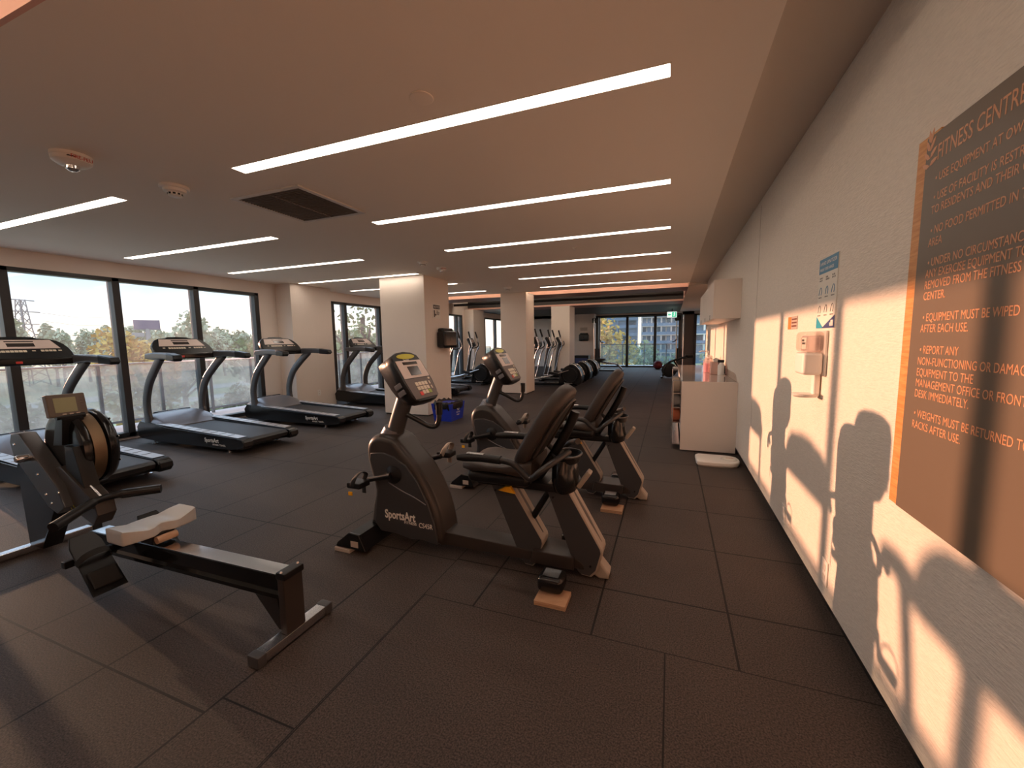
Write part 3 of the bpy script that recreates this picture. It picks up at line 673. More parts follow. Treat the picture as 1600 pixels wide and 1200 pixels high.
# ------------------------------------------------------------------ rowing machine
def rower():
    t = thing('rowing_machine', (-2.9, 1.32, 0), 'black rowing machine with pale moulded seat on a steel rail', 'rowing machine')
    x = lambda X: X+2.9
    # rail
    r = nb(); prism(r, [(-.045, .215), (.045, .215), (.045, .235), (.030, .245), (.030, .305), (.045, .315), (.045, .331), (-.045, .331), (-.045, .315), (-.030, .305), (-.030, .245), (-.045, .235)], x(-3.22), x(-1.66), axis='x', bev=.002)
    rail = obj('monorail', r, mat('rail_black', (.02, .019, .018, 1), .12, metal=.7), t)
    obj('rail_top', Box((x(-3.2), -.041, .3312), (x(-1.665), .041, .3345), .001), mat('polished_rail', (.66, .66, .67, 1), .13, metal=1), rail)
    for o in (rail, rail.children[0]):
        for vv in o.data.vertices: vv.co.z += (vv.co.x-x(-1.66))*.021
    # rear leg
    l = nb(); box(l, (x(-1.668), -.052, .05), (x(-1.625), .052, .345), .006); lg = obj('rear_leg', l, 'taupe', t)
    b = nb(); prism(b, [(x(-1.86), .215), (x(-1.70), .215), (x(-1.665), .055), (x(-1.70), .05)], -.035, .035, .003); obj('brace', b, 'darkmetal', lg)
    c = nb(); box(c, (x(-1.672), -.055, .318), (x(-1.615), .055, .352), .006); obj('end_cap', c, 'black', rail)
    for s in (-1, 1): obj('bolt', Lathe([(0, 0), (.008, 0), (.006, .005), (0, .005)], 10, T(x(-1.645), s*.045, .352)), 'chrome', lg)
    f = nb(); box(f, (x(-1.685), -.165, .004), (x(-1.625), .175, .05), .004); ft = obj('rear_foot_bar', f, 'steel', t)
    for y0, y1 in ((-.205, -.16), (.17, .215)): obj('end_cap', Box((x(-1.690), y0, 0), (x(-1.620), y1, .054), .008), 'graphite', ft)
    # front legs
    f = nb(); prism(f, [(x(-4.10), .60), (x(-3.98), .78), (x(-3.80), .78), (x(-3.58), .52), (x(-3.66), .38), (x(-3.90), .05), (x(-4.07), .05)], -.015, .085, .008); fl = obj('front_leg', f, 'blackg', t)
    f = nb(); box(f, (x(-4.115), -.42, .004), (x(-4.045), .32, .05), .006); ff = obj('front_foot_bar', f, 'steel', t)
    for y0, y1 in ((-.46, -.40), (.30, .36)): obj('end_cap', Box((x(-4.12), y0, 0), (x(-4.04), y1, .054), .008), 'blackr', ff)
    # main frame plate and beam
    p = nb(); prism(p, [(x(-3.93), .80), (x(-3.90), .855), (x(-3.80), .86), (x(-3.42), .56), (x(-3.36), .44), (x(-3.46), .385), (x(-3.56), .42), (x(-3.90), .70)], -.085, .0, .012); fp = obj('main_frame', p, 'graphite', t)
    for X, z in ((-3.86, .79), (-3.62, .62), (-3.5, .45), (-3.4, .53), (-3.55, .50)): obj('bolt', Lathe([(0, 0), (.009, 0), (.007, .006), (0, .006)], 10, T(x(X), -.085, z) @ RX(PI/2)), 'chrome', fp)
    k = nb(); lathe(k, [(0, 0), (.022, 0), (.024, .05), (.018, .06), (0, .06)], 14, T(x(-3.70), -.083, .72) @ RX(PI/2)); obj('knob', k, 'chrome', fp)
    p = nb(); prism(p, [(x(-3.52), .66), (x(-3.46), .672), (x(-3.13), .485), (x(-3.11), .41), (x(-3.17), .34), (x(-3.30), .38), (x(-3.5), .49)], -.045, .05, .01); bm_ = obj('chain_housing', p, 'taupe', t)
    obj('chain', Tube([(x(-3.46), 0, .677), (x(-3.30), 0, .586), (x(-3.14), 0, .495)], .007, 6), 'steel', bm_)
    text('lettering', 'C2', .055, axisM((x(-3.40), -.0465, .42), (.9, 0, -.45), (.45, 0, .9), (0, -1, 0)), 'lime', bm_)
    # flywheel
    MW = T(x(-3.53), 0, .755) @ RX(-PI/2)
    d = nb(); lathe(d, [(0, .0), (.19, .0), (.232, .012), (.24, .03), (.24, .045), (.228, .05), (.228, .052)], 40, MW @ T(0, 0, .0)); lathe(d, [(.0, .128), (.228, .128), (.24, .133), (.243, .16), (.225, .185), (.15, .195), (0, .195)], 40, MW)
    fw_ = obj('flywheel_housing', d, 'blackg', t, 50)
    obj('perforated_band', Lathe([(.205, .052), (.229, .058), (.230, .09), (.229, .120), (.205, .126)], 48, MW), 'gold', fw_, 50)
    for a in (-.9, -.3, .4): obj('bolt', Lathe([(0, 0), (.008, 0), (.006, .005), (0, .005)], 8, MW @ T(.225*math.cos(a), .225*math.sin(a), .185)), 'chrome', fw_)
    s_ = nb(); prism(s_, [(x(-3.42), .80), (x(-3.33), .80), (x(-3.25), .56), (x(-3.25), .46), (x(-3.45), .5)], -.03, .045, .006); obj('wheel_fork', s_, 'black', t)
    # monitor arm + monitor
    a = nb(); prism(a, [(x(-3.55), .79), (x(-3.44), .80), (x(-3.40), .96), (x(-3.43), .985), (x(-3.47), .985)], -.03, .07, .006); arm = obj('monitor_arm', a, 'black', t)
    obj('hinge', Tube([(x(-3.43), -.045, .975), (x(-3.43), .085, .975)], .016, 12), 'black', arm)
    F = axisM((x(-3.44), .015, 1.045), (0, 1, 0), (-.18, 0, 1), (1, 0, .18)) @ RY_(.12)
    m = nb(); box(m, (-.092, -.068, -.03), (.092, .068, .008), .008, 3, M=F); mon = obj('monitor', m, mat('monitor_case', (.13, .105, .085, 1), .45), t)
    obj('screen', Box((-.064, -.044, .0078), (.042, .046, .0095), .001, 1, M=F), 'lcdg', mon)
    for i in range(5): obj('button', Box((.062, -.035+i*.018, .008), (.074, -.025+i*.018, .011), .002, 1, M=F), 'panelg', mon)
    for i in range(3): obj('button', Box((-.035+i*.033, -.060, .008), (-.015+i*.033, -.052, .011), .002, 1, M=F), 'sgrey', mon)
    # handle resting in its hooks
    p = smooth([(x(-2.985), -.275, .462), (x(-3.05), -.15, .485), (x(-3.10), -.06, .50), (x(-3.115), 0, .503), (x(-3.10), .06, .503), (x(-3.05), .13, .502), (x(-2.98), .215, .50)], 6)
    h = obj('handle', Tube(p, [.027]*12+[.020]*(len(p)-24)+[.027]*12, 12), 'black', t, 60)
    hk = nb(); box(hk, (x(-3.19), -.05, .445), (x(-3.13), .05, .505), .01); obj('handle_hook', hk, 'blackr', t)
    # foot boards
    for s, y0 in ((-1, -.235), (1, .075)):
        u = Vector((-.66, 0, .75)).normalized(); n = Vector((u.z, 0, -u.x)); w = u.cross(n)
        F = axisM((x(-2.80), y0+.08, .085), w, u, n)
        q = nb(); prism(q, [(-.075, 0), (.075, 0), (.068, .30), (.05, .36), (-.05, .36), (-.068, .30)], -.008, .006, .004, axis='z', M=F); fb = obj('foot_board', q, 'black', t)
        q = nb(); tube(q, smooth([F @ Vector((-.074, .20, 0)), F @ Vector((-.05, .21, .055)), F @ Vector((0, .215, .07)), F @ Vector((.05, .21, .055)), F @ Vector((.074, .20, 0))], 4), .003, 6, ry=.018, side=u); obj('foot_strap', q, 'blackr', fb)
        q = nb(); box(q, (-.06, .03, .006), (.06, .13, .022), .012, 3, M=F); obj('heel_cup', q, 'blackr', fb)
    cb = nb(); box(cb, (x(-3.06), -.24, .20), (x(-3.02), .24, .24), .006); obj('foot_crossbar', cb, 'black', t)
    # seat and carriage
    rings = []
    for i in range(15):
        y = -.172+.344*i/14; e = abs(y)/.172
        hw = .105*(1-.25*e**3) if abs(y) > .03 else .10
        zt = .418+.022*e**2-.008*math.exp(-((abs(y)-.075)/.03)**2)
        ring = []
        for k in range(18):
            a = 2*PI*k/18; c, s = math.cos(a), math.sin(a)
            notch = .028*math.exp(-(y/.03)**2) if c > 0 else 0
            ring.append((x(-2.665)+(hw-notch)*math.copysign(abs(c)**.45, c), y, (zt if s > 0 else .385)+(.012*math.copysign(abs(s)**.4, s)) - (.012 if s > 0 and c > .5 else 0)*0))
        rings.append(ring)
    e0 = [Vector((p[0]*.8+x(-2.665)*.2, p[1]-.006, .403+(p[2]-.403)*.6)) for p in rings[0]]; e1 = [Vector((p[0]*.8+x(-2.665)*.2, p[1]+.006, .403+(p[2]-.403)*.6)) for p in rings[-1]]
    obj('seat', loft(nb(), [e0]+rings+[e1]), 'seatw', t, 60)
    cg = nb(); box(cg, (x(-2.76), -.055, .322), (x(-2.58), .055, .38), .006); ca = obj('seat_carriage', cg, 'black', t)
    for X in (-2.56, -2.77): obj('roller', Tube([(x(X), -.048, .353), (x(X), .048, .353)], .020, 14), 'plywood' if X == -2.56 else 'blackr', ca)
rower()

# ------------------------------------------------------------------ ellipticals in two rows at the back
def make_elliptical():
    t = thing('elliptical_trainer', (-5.8, 12.0, 0), 'x', 'elliptical trainer', 'elliptical trainers at the back')
    b = nb(); box(b, (-1.35, -.09, .03), (.18, .09, .11), .02); box(b, (-1.38, -.27, .0), (-1.27, .27, .07), .02); box(b, (.02, -.30, .0), (.14, .30, .07), .02); obj('base', b, 'blackg', t)
    prof = smooth([(-.36, .08, 0), (-.33, .30, 0), (-.20, .55, 0), (.02, .66, 0), (.22, .58, 0), (.32, .38, 0), (.33, .20, 0), (.26, .08, 0)], 4)
    o = obj('rear_housing', Prism([(p.x, p.y) for p in prof], -.20, .20, .03, 3), 'blackg', t, 50)
    for s in (-1, 1):
        y0, y1 = sorted((s*.198, s*.235))
        obj('drive_disc', Lathe([(0, 0), (.215, 0), (.232, .01), (.235, .03), (.215, .034), (.20, .022), (0, .022)], 32, T(0, s*.2, .36) @ RX(-s*PI/2)), 'black', o)
        obj('disc_ring', Tube([(.205*math.cos(2*PI*k/32), s*.232, .36+.205*math.sin(2*PI*k/32)) for k in range(33)], .006, 6), 'darkmetal', o)
        ed = nb(); tube(ed, smooth([(-.02, s*.205, .672), (.14, s*.205, .645), (.27, s*.205, .52), (.335, s*.205, .34)], 4), .018, 8, ry=.022); obj('edge_trim', ed, 'steel', o, 60)
        pr = nb(); tube(pr, smooth([(-.02, s*.27, .50), (-.35, s*.27, .40), (-.8, s*.26, .27), (-1.22, s*.25, .22)], 5), .022, 10); ra = obj('pedal_rail', pr, 'steel', t, 60)
        obj('pedal', Box((-.62, min(s*.19, s*.33), .36), (-.26, max(s*.19, s*.33), .43), .02, 3, M=T(-.44, 0, .39) @ RY_(.2) @ T(.44, 0, -.39)), 'black', ra)
        ar = nb(); tube(ar, smooth([(-1.20, s*.25, .24), (-1.10, s*.255, .62), (-1.02, s*.27, .98), (-.92, s*.29, 1.18), (-.97, s*.29, 1.42), (-1.05, s*.27, 1.70)], 5), .022, 10); a = obj('moving_arm', ar, 'steel', t, 60)
        obj('grip', Tube([(-.985, s*.287, 1.48), (-1.02, s*.28, 1.6), (-1.055, s*.268, 1.72)], .028, 10), 'black', a)
        fx = nb(); tube(fx, smooth([(-1.12, s*.06, 1.12), (-.98, s*.16, 1.14), (-.88, s*.17, 1.22), (-.90, s*.15, 1.34)], 4), .017, 8); obj('fixed_handle', fx, 'black', t, 60)
    p = nb(); tube(p, smooth([(-1.24, 0, .08), (-1.22, 0, .5), (-1.16, 0, .95), (-1.10, 0, 1.24)], 4), .055, 12, ry=.07); obj('upright', p, 'graphite', t, 60)
    c = nb(); box(c, (-.05, -.19, -.16), (.05, .19, .17), .04, 4, M=T(-1.08, 0, 1.33) @ RY_(-.5)); con = obj('console', c, 'black', t)
    obj('display_panel', Box((.05, -.13, -.04), (.054, .13, .11), .002, 1, M=T(-1.08, 0, 1.33) @ RY_(-.5)), 'panelb', con)
    text('lettering', 'SportsArt', .06, axisM((-.18, -.202, .1), (1, 0, 0), (0, 0, 1), (0, -1, 0)), 'lettering', t)
    return t
el = make_elliptical(); el.location = (-5.55, 11.85, 0); el['label'] = 'elliptical trainer seen between the first and second pillars, nearer of two there'
dup(el, (-5.68, 13.45, 0), 'elliptical trainer seen between the first and second pillars, farther of two there')
dup(el, (-2.72, 11.95, 0), 'elliptical trainer with big black drive wheel just beyond the second pillar, nearest of its row')
dup(el, (-2.72, 13.35, 0), 'elliptical trainer behind the second pillar, second of its row of three')
dup(el, (-2.72, 14.75, 0), 'elliptical trainer behind the second pillar, last of its row of three')
# ------------------------------------------------------------------ pillar fittings
t = thing('towel_dispenser', (-4.2, 7.10, 1.46), 'black paper towel dispenser on the first pillar above the blue bin', 'paper towel dispenser', 'black dispensers on the pillars')
b = nb(); box(b, (0, -.24, -.19), (.20, .24, .13), .05, 4); box(b, (0, -.20, .08), (.14, .20, .19), .04, 4); obj('case', b, 'blackg', t); obj('outlet', Box((.04, -.18, -.195), (.17, .18, -.188)), 'black', t); obj('level_window', Box((.199, -.04, -.06), (.203, .04, .02), .004), 'lcd', t)
t = dup(t, (-3.95, 20.1, 1.5), 'black towel dispenser on the farthest pillar above a dark box'); t.rotation_euler.z = -PI/2
t = thing('notice_sign', (-4.2, 6.90, 1.97), 'white notice sign with a black heading high on the first pillar', 'notice sign')
obj('plate', Box((0, -.135, -.135), (.006, .135, .135), .002), 'paper', t); o = obj('heading', Box((.006, -.115, .04), (.008, .115, .115)), 'ink', t)
MP = lambda y, z: axisM((.0085, y, z), (0, 1, 0), (0, 0, 1), (1, 0, 0))
text('lettering', 'NOTICE', .062, MP(-.10, .056), 'paper', t, width=.20)
q = nb(); box(q, (.006, -.10, -.115), (.008, -.065, .015)); obj('pictogram', q, 'ink', t); obj('pictogram', Lathe([(0, 0), (.02, 0), (.02, .002), (0, .002)], 12, T(.006, -.04, -.07) @ RY_(PI/2)), 'ink', t)
text('lettering', 'CLEAN\nEQUIPMENT\nAFTER USE', .03, MP(-.012, -.01), 'ink', t, width=.115)
tag(obj('wall_sign', Box((-4.15, 20.094, 1.80), (-3.80, 20.0995, 1.96), .002), 'sgrey'), 'small faint sign on the farthest pillar above its dispenser', 'wall sign')
# recycling box
t = thing('recycling_bin', (-3.70, 6.38, 0), 'open blue recycling box lined with a black bag, by the first pillar', 'recycling bin')
bl = nb()
def trapez(bm, w0, d0, w1, d1, h, z0=0.): return loft(bm, [[(-w0, -d0, z0), (w0, -d0, z0), (w0, d0, z0), (-w0, d0, z0)], [(-w1, -d1, z0+h), (w1, -d1, z0+h), (w1, d1, z0+h), (-w1, d1, z0+h)]])
trapez(bl, .17, .21, .20, .25, .31); obj('box', bl, 'blue', t)
g = []
for k in range(40):
    a = 2*PI*k/40; cx = math.copysign(abs(math.cos(a))**.5, math.cos(a)); sy = math.copysign(abs(math.sin(a))**.5, math.sin(a)); g.append((cx, sy, random.uniform(-.02, .02)))
obj('bag_liner', loft(nb(), [[(x*.207, y*.257, .23+2.2*j) for x, y, j in g], [(x*.214, y*.264, .31) for x, y, j in g], [(x*.195, y*.245, .345+j) for x, y, j in g], [(x*.15, y*.19, .325) for x, y, j in g], [(x*.10, y*.14, .24) for x, y, j in g]]), 'bag', t, 60)
FB = axisM((.187, -.05, .13), (0, 1, 0), (.09, 0, 1), (1, 0, -.09))
text('lettering', 'RECYCLE', .035, FB, 'lettering', t, width=.13); text('lettering', 'PLEASE', .03, FB @ T(.02, -.045, -.002), 'lettering', t, width=.09)
q = nb()
for i in range(3):
    a = 2*PI*i/3; prism(q, [(-.03, .02), (.012, .02), (.012, .008), (.034, .03), (.012, .052), (.012, .04), (-.03, .04)], 0, .002, axis='z', M=FB @ T(.06, .085, 0) @ RZ(a) @ T(0, .0, 0))
obj('recycling_symbol', q, 'lettering', t)

# ------------------------------------------------------------------ right wall: board, poster, dispenser, plates
t = thing('rules_board', (.75, 1.70, 1.40), 'large taupe rules board with copper lettering and wooden edge on the right wall', 'sign board')
obj('wood_edge', Box((-.014, -.03, -.580), (-.001, .088, .612), .001), 'signw', t)
obj('face', Box((-.031, -.95, -.569), (-.0141, -.0, .592), .001), 'signf', t)
WB = lambda y, z: axisM((.7187-.75, y-1.70, z-1.40), (0, -1, 0), (0, 0, 1), (-1, 0, 0))
kx = .86
text('lettering', 'FITNESS CENTRE', .064, WB(1.640, 1.909), 'signt', t, width=.325, ext=.0003); text('lettering', 'RULES', .064, WB(1.295, 1.909), 'signt', t, width=.12, ext=.0003)
LN = [(1.846, 1, 'USE EQUIPMENT AT OWN RISK'), (1.791, 1, 'USE OF FACILITY IS RESTRICTED'), (1.755, 0, 'TO RESIDENTS AND THEIR GUESTS'), (1.695, 1, 'NO FOOD PERMITTED IN THIS'), (1.660, 0, 'AREA'),
      (1.601, 1, 'UNDER NO CIRCUMSTANCES IS'), (1.568, 0, 'ANY EXERCISE EQUIPMENT TO BE'), (1.535, 0, 'REMOVED FROM THE FITNESS'), (1.502, 0, 'CENTER.'), (1.438, 1, 'EQUIPMENT MUST BE WIPED'), (1.405, 0, 'AFTER EACH USE.'),
      (1.341, 1, 'REPORT ANY'), (1.306, 0, 'NON-FUNCTIONING OR DAMAGED'), (1.272, 0, 'EQUIPMENT TO THE'), (1.239, 0, 'MANAGEMENT OFFICE OR FRONT'), (1.206, 0, 'DESK IMMEDIATELY.'), (1.144, 1, 'WEIGHTS MUST BE RETURNED TO'), (1.109, 0, 'RACKS AFTER USE.')]
for z, bul, s in LN:
    text('lettering', ('\u2022 ' if bul else '')+s, .0345, WB(1.645-(-.0 if not bul else .006), z), 'signt', t, kx=.81, ext=.0003)
q = nb()
for s in (-1, 1):
    for k in range(4):
        a = (.35+.32*k); z0 = 1.905+.022*k
        prism(q, [(0, 0), (.012, .009), (.03, .007), (.042, 0), (.03, -.004), (.012, -.004)], 0, .0006, axis='z', M=WB(1.676, z0) @ RZ(a if s > 0 else PI-a))
obj('leaf_emblem', q, 'signt', t)

t = thing('hygiene_poster', (.75, 2.595, 1.62), 'tall white poster with a blue heading band on the right wall', 'poster')
obj('sheet', Box((-.005, -.135, -.182), (-.0005, .135, .182)), 'paper', t)
WP = lambda y, z: axisM((-.0056, y, z), (0, -1, 0), (0, 0, 1), (-1, 0, 0))
obj('heading_band', Box((-.0056, -.1345, .105), (-.005, .1345, .1815)), 'pblue', t)
text('lettering', 'HAND SANITIZER', .026, WP(.12, .148), 'paper', t, width=.235, ext=.0003); text('lettering', 'WASH YOUR HANDS', .022, WP(.12, .118), 'paper', t, width=.2, ext=.0003)
q = nb(); prism(q, [(.1345, -.1815), (.1345, -.118), (.02, -.1815)], -.0056, -.005, axis='x'); obj('corner_band', q, 'pteal', t)
q = nb(); prism(q, [(-.1345, -.1815), (-.1345, -.118), (.045, -.1815)], -.0058, -.0052, axis='x'); obj('corner_band', q, 'pnavy', t)
q = nb(); box(q, (-.0064, -.12, -.172), (-.0058, -.085, -.143)); box(q, (-.0064, -.082, -.172), (-.0058, -.07, -.155)); obj('mark', q, 'paper', t)
for i, y in enumerate((.095, .0, -.09)):
    text('lettering', ('APPLY\nPALM', 'RUB\nHANDS', 'RUB\nBACK')[i], .012, WP(y+.025, .078), 'ink', t, width=.05, ext=.0002)
    for z in (.02, -.075):
        q = nb(); tube(q, smooth([(-.0056, y+.02, z-.025), (-.0056, y+.012, z), (-.0056, y-.005, z+.014), (-.0056, y-.018, z-.004), (-.0056, y-.012, z-.026)], 3), .0014, 5); obj('hand_drawing', q, 'pblue' if z > 0 else 'ink', t)
        text('lettering', 'RUB 20 S', .009, WP(y+.025, z-.042), 'ink', t, width=.045, ext=.0002)

t = thing('sanitizer_dispenser', (.75, 2.62, 1.30), 'white and clear wall hand sanitizer dispenser with a drip tray, below the poster', 'sanitizer dispenser')
obj('back_plate', Box((-.014, -.085, -.11), (-.0005, .085, .125), .006), 'whitem', t)
b = nb(); box(b, (-.105, -.08, -.105), (-.014, .08, .012), .018, 3); obj('lower_housing', b, 'white', t)
b = nb(); box(b, (-.105, -.08, .014), (-.014, .08, .122), .02, 3); obj('window', b, 'acrylic', t)
b = nb(); box(b, (-.085, -.06, .015), (-.025, .06, .10), .012, 3); obj('refill_bottle', b, 'bottle', t)
obj('refill_label', Box((-.0865, -.045, .03), (-.0855, .03, .09)), 'paper', t)
text('lettering', 'HAND\nSANITIZER', .016, axisM((-.0868, .025, .07), (0, -1, 0), (0, 0, 1), (-1, 0, 0)), 'ink', t, width=.06)
b = nb(); box(b, (-.036, -.018, -.215), (-.004, .03, -.10), .01, 3); obj('arm', b, 'white', t)
b = nb(); loft(b, [[(x*k+ -.065*(1-0), y*k, z) for x, y in [(.062*math.cos(2*PI*i/24), .05*math.sin(2*PI*i/24)) for i in range(24)]] for k, z in ((.8, -.228), (.98, -.22), (1., -.210), (.92, -.212))]); obj('drip_tray', b, 'white', t, 60)

t = thing('wall_label', (.75, 3.215, 1.485), 'small orange and grey label on the right wall left of the dispenser', 'label')
obj('plate', Box((-.004, -.108, -.042), (-.0005, .108, .042)), 'sgrey', t); obj('orange_side', Box((-.0048, .03, -.04), (-.004, .106, .04)), 'orange', t)
for i in range(3): obj('text_line', Box((-.0048, -.095, .018-.022*i), (-.004, .015, .028-.022*i)), 'redwood', t)
def outlet(x, y, z, label, rz=0.):
    t = thing('wall_outlet', (x, y, z), label, 'outlet', 'wall outlets', rz)
    obj('cover_plate', Box((-.007, -.04, -.062), (-.0005, .04, .062), .003), 'white', t)
    for s in (-1, 1): obj('socket', Box((-.009, -.018, s*.026-.016), (-.007, .018, s*.026+.016), .003), 'whitem', t)
outlet(.75, 2.365, .225, 'white outlet plate low on the right wall, nearest the camera')
outlet(.75, 3.165, .198, 'white outlet plate low on the right wall, second from the camera')
outlet(-7.15, 6.78, .32, 'white outlet plate low on the warm face of the window column', PI)

# ------------------------------------------------------------------ counter with its things
t = thing('counter_cabinet', (.75, 5.4, 0), 'beige counter cabinet against the right wall with a glossy top', 'counter cabinet')
obj('body', Box((-.60, .02, .08), (-.002, 3.30, .8445)), 'cab', t); obj('side_panel', Box((-.613, 0, .015), (-.001, .02, .866), .001), 'cab', t)
obj('toe_kick', Box((-.56, .04, 0), (-.002, 3.28, .08)), 'base', t)
o = tag(obj('countertop', Box((.137, 5.4205, .845), (.749, 8.72, .865), .002), 'counter'), 'glossy pale worktop lying on the counter cabinet', 'worktop')
b = nb(); prism(b, [(5.46, .8655), (8.7, .8655), (8.7, .955), (5.72, .955), (5.60, .945)], .735, .748, .002, axis='x'); tag(obj('backsplash', b, 'acrylic'), 'low clear splash guard along the wall behind the worktop', 'splash guard')
t = thing('pump_bottle', (.53, 6.90, .866), 'pink soap pump bottle standing on the glossy worktop', 'bottle')
obj('bottle', Lathe([(0, 0), (.055, 0), (.058, .01), (.058, .17), (.05, .2), (.024, .225), (.022, .24), (0, .24)], 24), 'bottle', t); obj('liquid', Lathe([(0, .004), (.05, .004), (.052, .14), (0, .14)], 20), 'pink', t)
b = nb(); lathe(b, [(0, .24), (.026, .24), (.026, .265), (.012, .27), (.012, .31), (.02, .312), (.02, .33), (0, .332)], 16); tube(b, [(0, 0, .322), (-.09, 0, .325), (-.125, 0, .312)], .008, 8); obj('pump', b, 'white', t)
t = thing('wipes_box', (.62, 6.62, .866), 'pinkish box of wipes on the worktop between the two bottles', 'box')
obj('carton', Box((-.07, -.10, 0), (.075, .10, .175), .006), mat('wipes_carton', (.72, .46, .38, 1), .5), t); obj('tissue', Prism([(-.03, .176), (.03, .176), (.045, .215), (.0, .235), (-.04, .21)], -.05, .05, .008), 'paper', t)
t = thing('grey_canister', (.585, 7.35, .866), 'grey canister standing on the worktop behind the wipes box', 'canister')
obj('can', Lathe([(0, 0), (.05, 0), (.05, .20), (.046, .205), (0, .205)], 24), 'sgrey', t); obj('lid', Lathe([(0, .205), (.052, .205), (.052, .235), (.03, .24), (0, .24)], 24), 'white', t)
t = thing('spray_bottle', (.675, 6.45, .866), 'cream spray bottle with a black trigger on the worktop near the wall', 'bottle')
obj('bottle', Lathe([(0, 0), (.045, 0), (.047, .01), (.047, .13), (.03, .165), (.018, .175), (0, .175)], 20), 'white', t)
b = nb(); box(b, (-.05, -.016, .175), (.035, .016, .215), .008, 2); box(b, (-.04, -.006, .13), (-.028, .006, .18), .003); obj('trigger', b, 'black', t); obj('label_strip', Box((.03, -.03, .02), (.049, .03, .13), .004), 'black', t)
t = thing('storage_rack', (.085, 6.6, 0), 'slim open rack holding rolled towels at the end of the counter', 'rack')
for y in (-1.1, 0., 1.1): obj('post', Box((-.05, y-.012, 0), (-.038, y+.012, .86), .003), 'chrome', t); 
for z in (.05, .33, .52, .70): obj('shelf', Box((-.05, -1.1, z), (.048, 1.1, z+.012)), 'steel', t)
for z in (.345, ): pass
pal = [mat('towel_tan', (.36, .26, .18, 1), .9, bump=.3, bscale=150), 'roll', mat('towel_grey', (.24, .21, .19, 1), .9), mat('towel_rust', (.45, .12, .05, 1), .9)]
spot = ('bottom', 'middle', 'top')
for j, z in enumerate((.342, .532, .712)):
    for i in range(5):
        rr = .075 if z < .7 else .07
        b = nb(); lathe(b, [(0, -.05), (rr*.75, -.05), (rr, -.03), (rr, .03), (rr*.75, .05), (0, .05)], 18, T(.085, 5.62+i*.16, z+.0125+rr-.011) @ RY_(PI/2))
        o = obj('rolled_towel', b, pal[(i+j*2) % 3] if j else pal[3], None, 60)
        tag(o, 'rolled %s towel on the %s shelf of the slim rack, %s from its near end' % ('rust' if not j else ('tan', 'brown', 'grey')[(i+j*2) % 3], spot[j], ('first', 'second', 'third', 'fourth', 'fifth')[i]), 'towel', 'rolled towels in the rack')
t = thing('bathroom_scale', (.53, 4.97, 0), 'white floor scale with a round dial under the end of the counter', 'scale')
b = nb(); ol = [(-.225, -.16), (-.235, -.10), (-.235, .12), (-.20, .17), (.05, .17), (.12, .165), (.185, .12), (.205, .04), (.205, -.03), (.185, -.11), (.12, -.16), (.04, -.17), (-.16, -.175)]
prism(b, ol, .008, .055, .012, 3, axis='z'); obj('platform', b, 'white', t); prism_ = nb(); prism(prism_, [(x*.94, y*.94) for x, y in ol], 0, .01, axis='z'); obj('base', prism_, 'sgrey', t)
obj('dial', Lathe([(0, .055), (.085, .055), (.08, .064), (.07, .066), (0, .066)], 28, T(.10, 0, 0)), 'whitem', t); obj('dial_window', Lathe([(0, .066), (.06, .066), (.058, .068), (0, .068)], 24, T(.10, 0, 0)), 'paper', t); obj('needle', Box((.07, -.003, .068), (.145, .003, .0695)), 'red', t)
for i, nm in enumerate(('nearest', 'middle', 'farthest')):
    t = thing('wall_cabinet', (.75, 5.43+i*.80, 1.615), 'pale wall cupboard above the counter, %s of three' % nm, 'wall cabinet', 'wall cabinets above the counter')
    obj('carcass', Box((-.272, 0, 0), (-.001, .795, .452), .001), 'cab', t)
    for j in (0, 1):
        d = obj('door', Box((-.292, .004+j*.396, .002), (-.273, .394+j*.396, .45), .002), 'cab', t); obj('pull', Box((-.296, .36 if j == 0 else .43, .0), (-.292, .372 if j == 0 else .442, .06)), 'steel', d)

# ------------------------------------------------------------------ training machines near the far windows
t = thing('cable_machine', (-1.42, 19.1, 0), 'tall cable crossover machine in front of the far windows', 'cable machine')
for s, sx in ((-1, -1.74), (1, 1.78)):
    tw = nb(); box(tw, (sx-.06, -.06, 0), (sx+.06, .06, 2.42), .015); o = obj('tower', tw, 'darkmetal', t)
    obj('guide_rod', Tube([(sx+s*-.14, 0, .05), (sx+s*-.14, 0, 2.36)], .022, 10), 'chrome', o); obj('guide_rod', Tube([(sx+s*.12, -.10, .05), (sx+s*.12, -.10, 2.36)], .03, 10), 'chrome', o)
    obj('pulley_head', Box((sx-.22, -.12, 2.12), (sx+.02, .10, 2.34), .04, 3), 'blackg', o); obj('weight_stack', Box((sx-.13, .06, .06), (sx+.13, .24, .95), .01), 'black', o)
    obj('foot', Box((sx-.30, -.45, 0), (sx+.30, .40, .05), .015), 'darkmetal', o)
    obj('handle', Tube(smooth([(sx-s*.14, -.05, 1.35), (sx-s*.20, -.12, 1.25), (sx-s*.30, -.12, 1.22)], 3), .02, 8), 'black', o)
    obj('cable', Tube([(sx-s*.14, -.03, 1.30), (sx-s*.14, -.03, 2.2)], .006, 6), 'black', o)
obj('cross_beam', Box((-1.8, -.05, 2.36), (1.84, .05, 2.44), .01), 'darkmetal', t)
t = thing('exit_sign', (.02, 18.6, Z_C), 'small green and white running-man exit sign hanging before the far windows', 'exit sign')
obj('bracket', Box((-.01, -.01, -.12), (.01, .01, 0)), 'black', t); obj('case', Box((-.19, -.025, -.36), (.19, .025, -.12), .008), 'exitw', t); obj('pictogram_panel', Box((.0, -.029, -.34), (.17, -.025, -.14)), 'green', t)
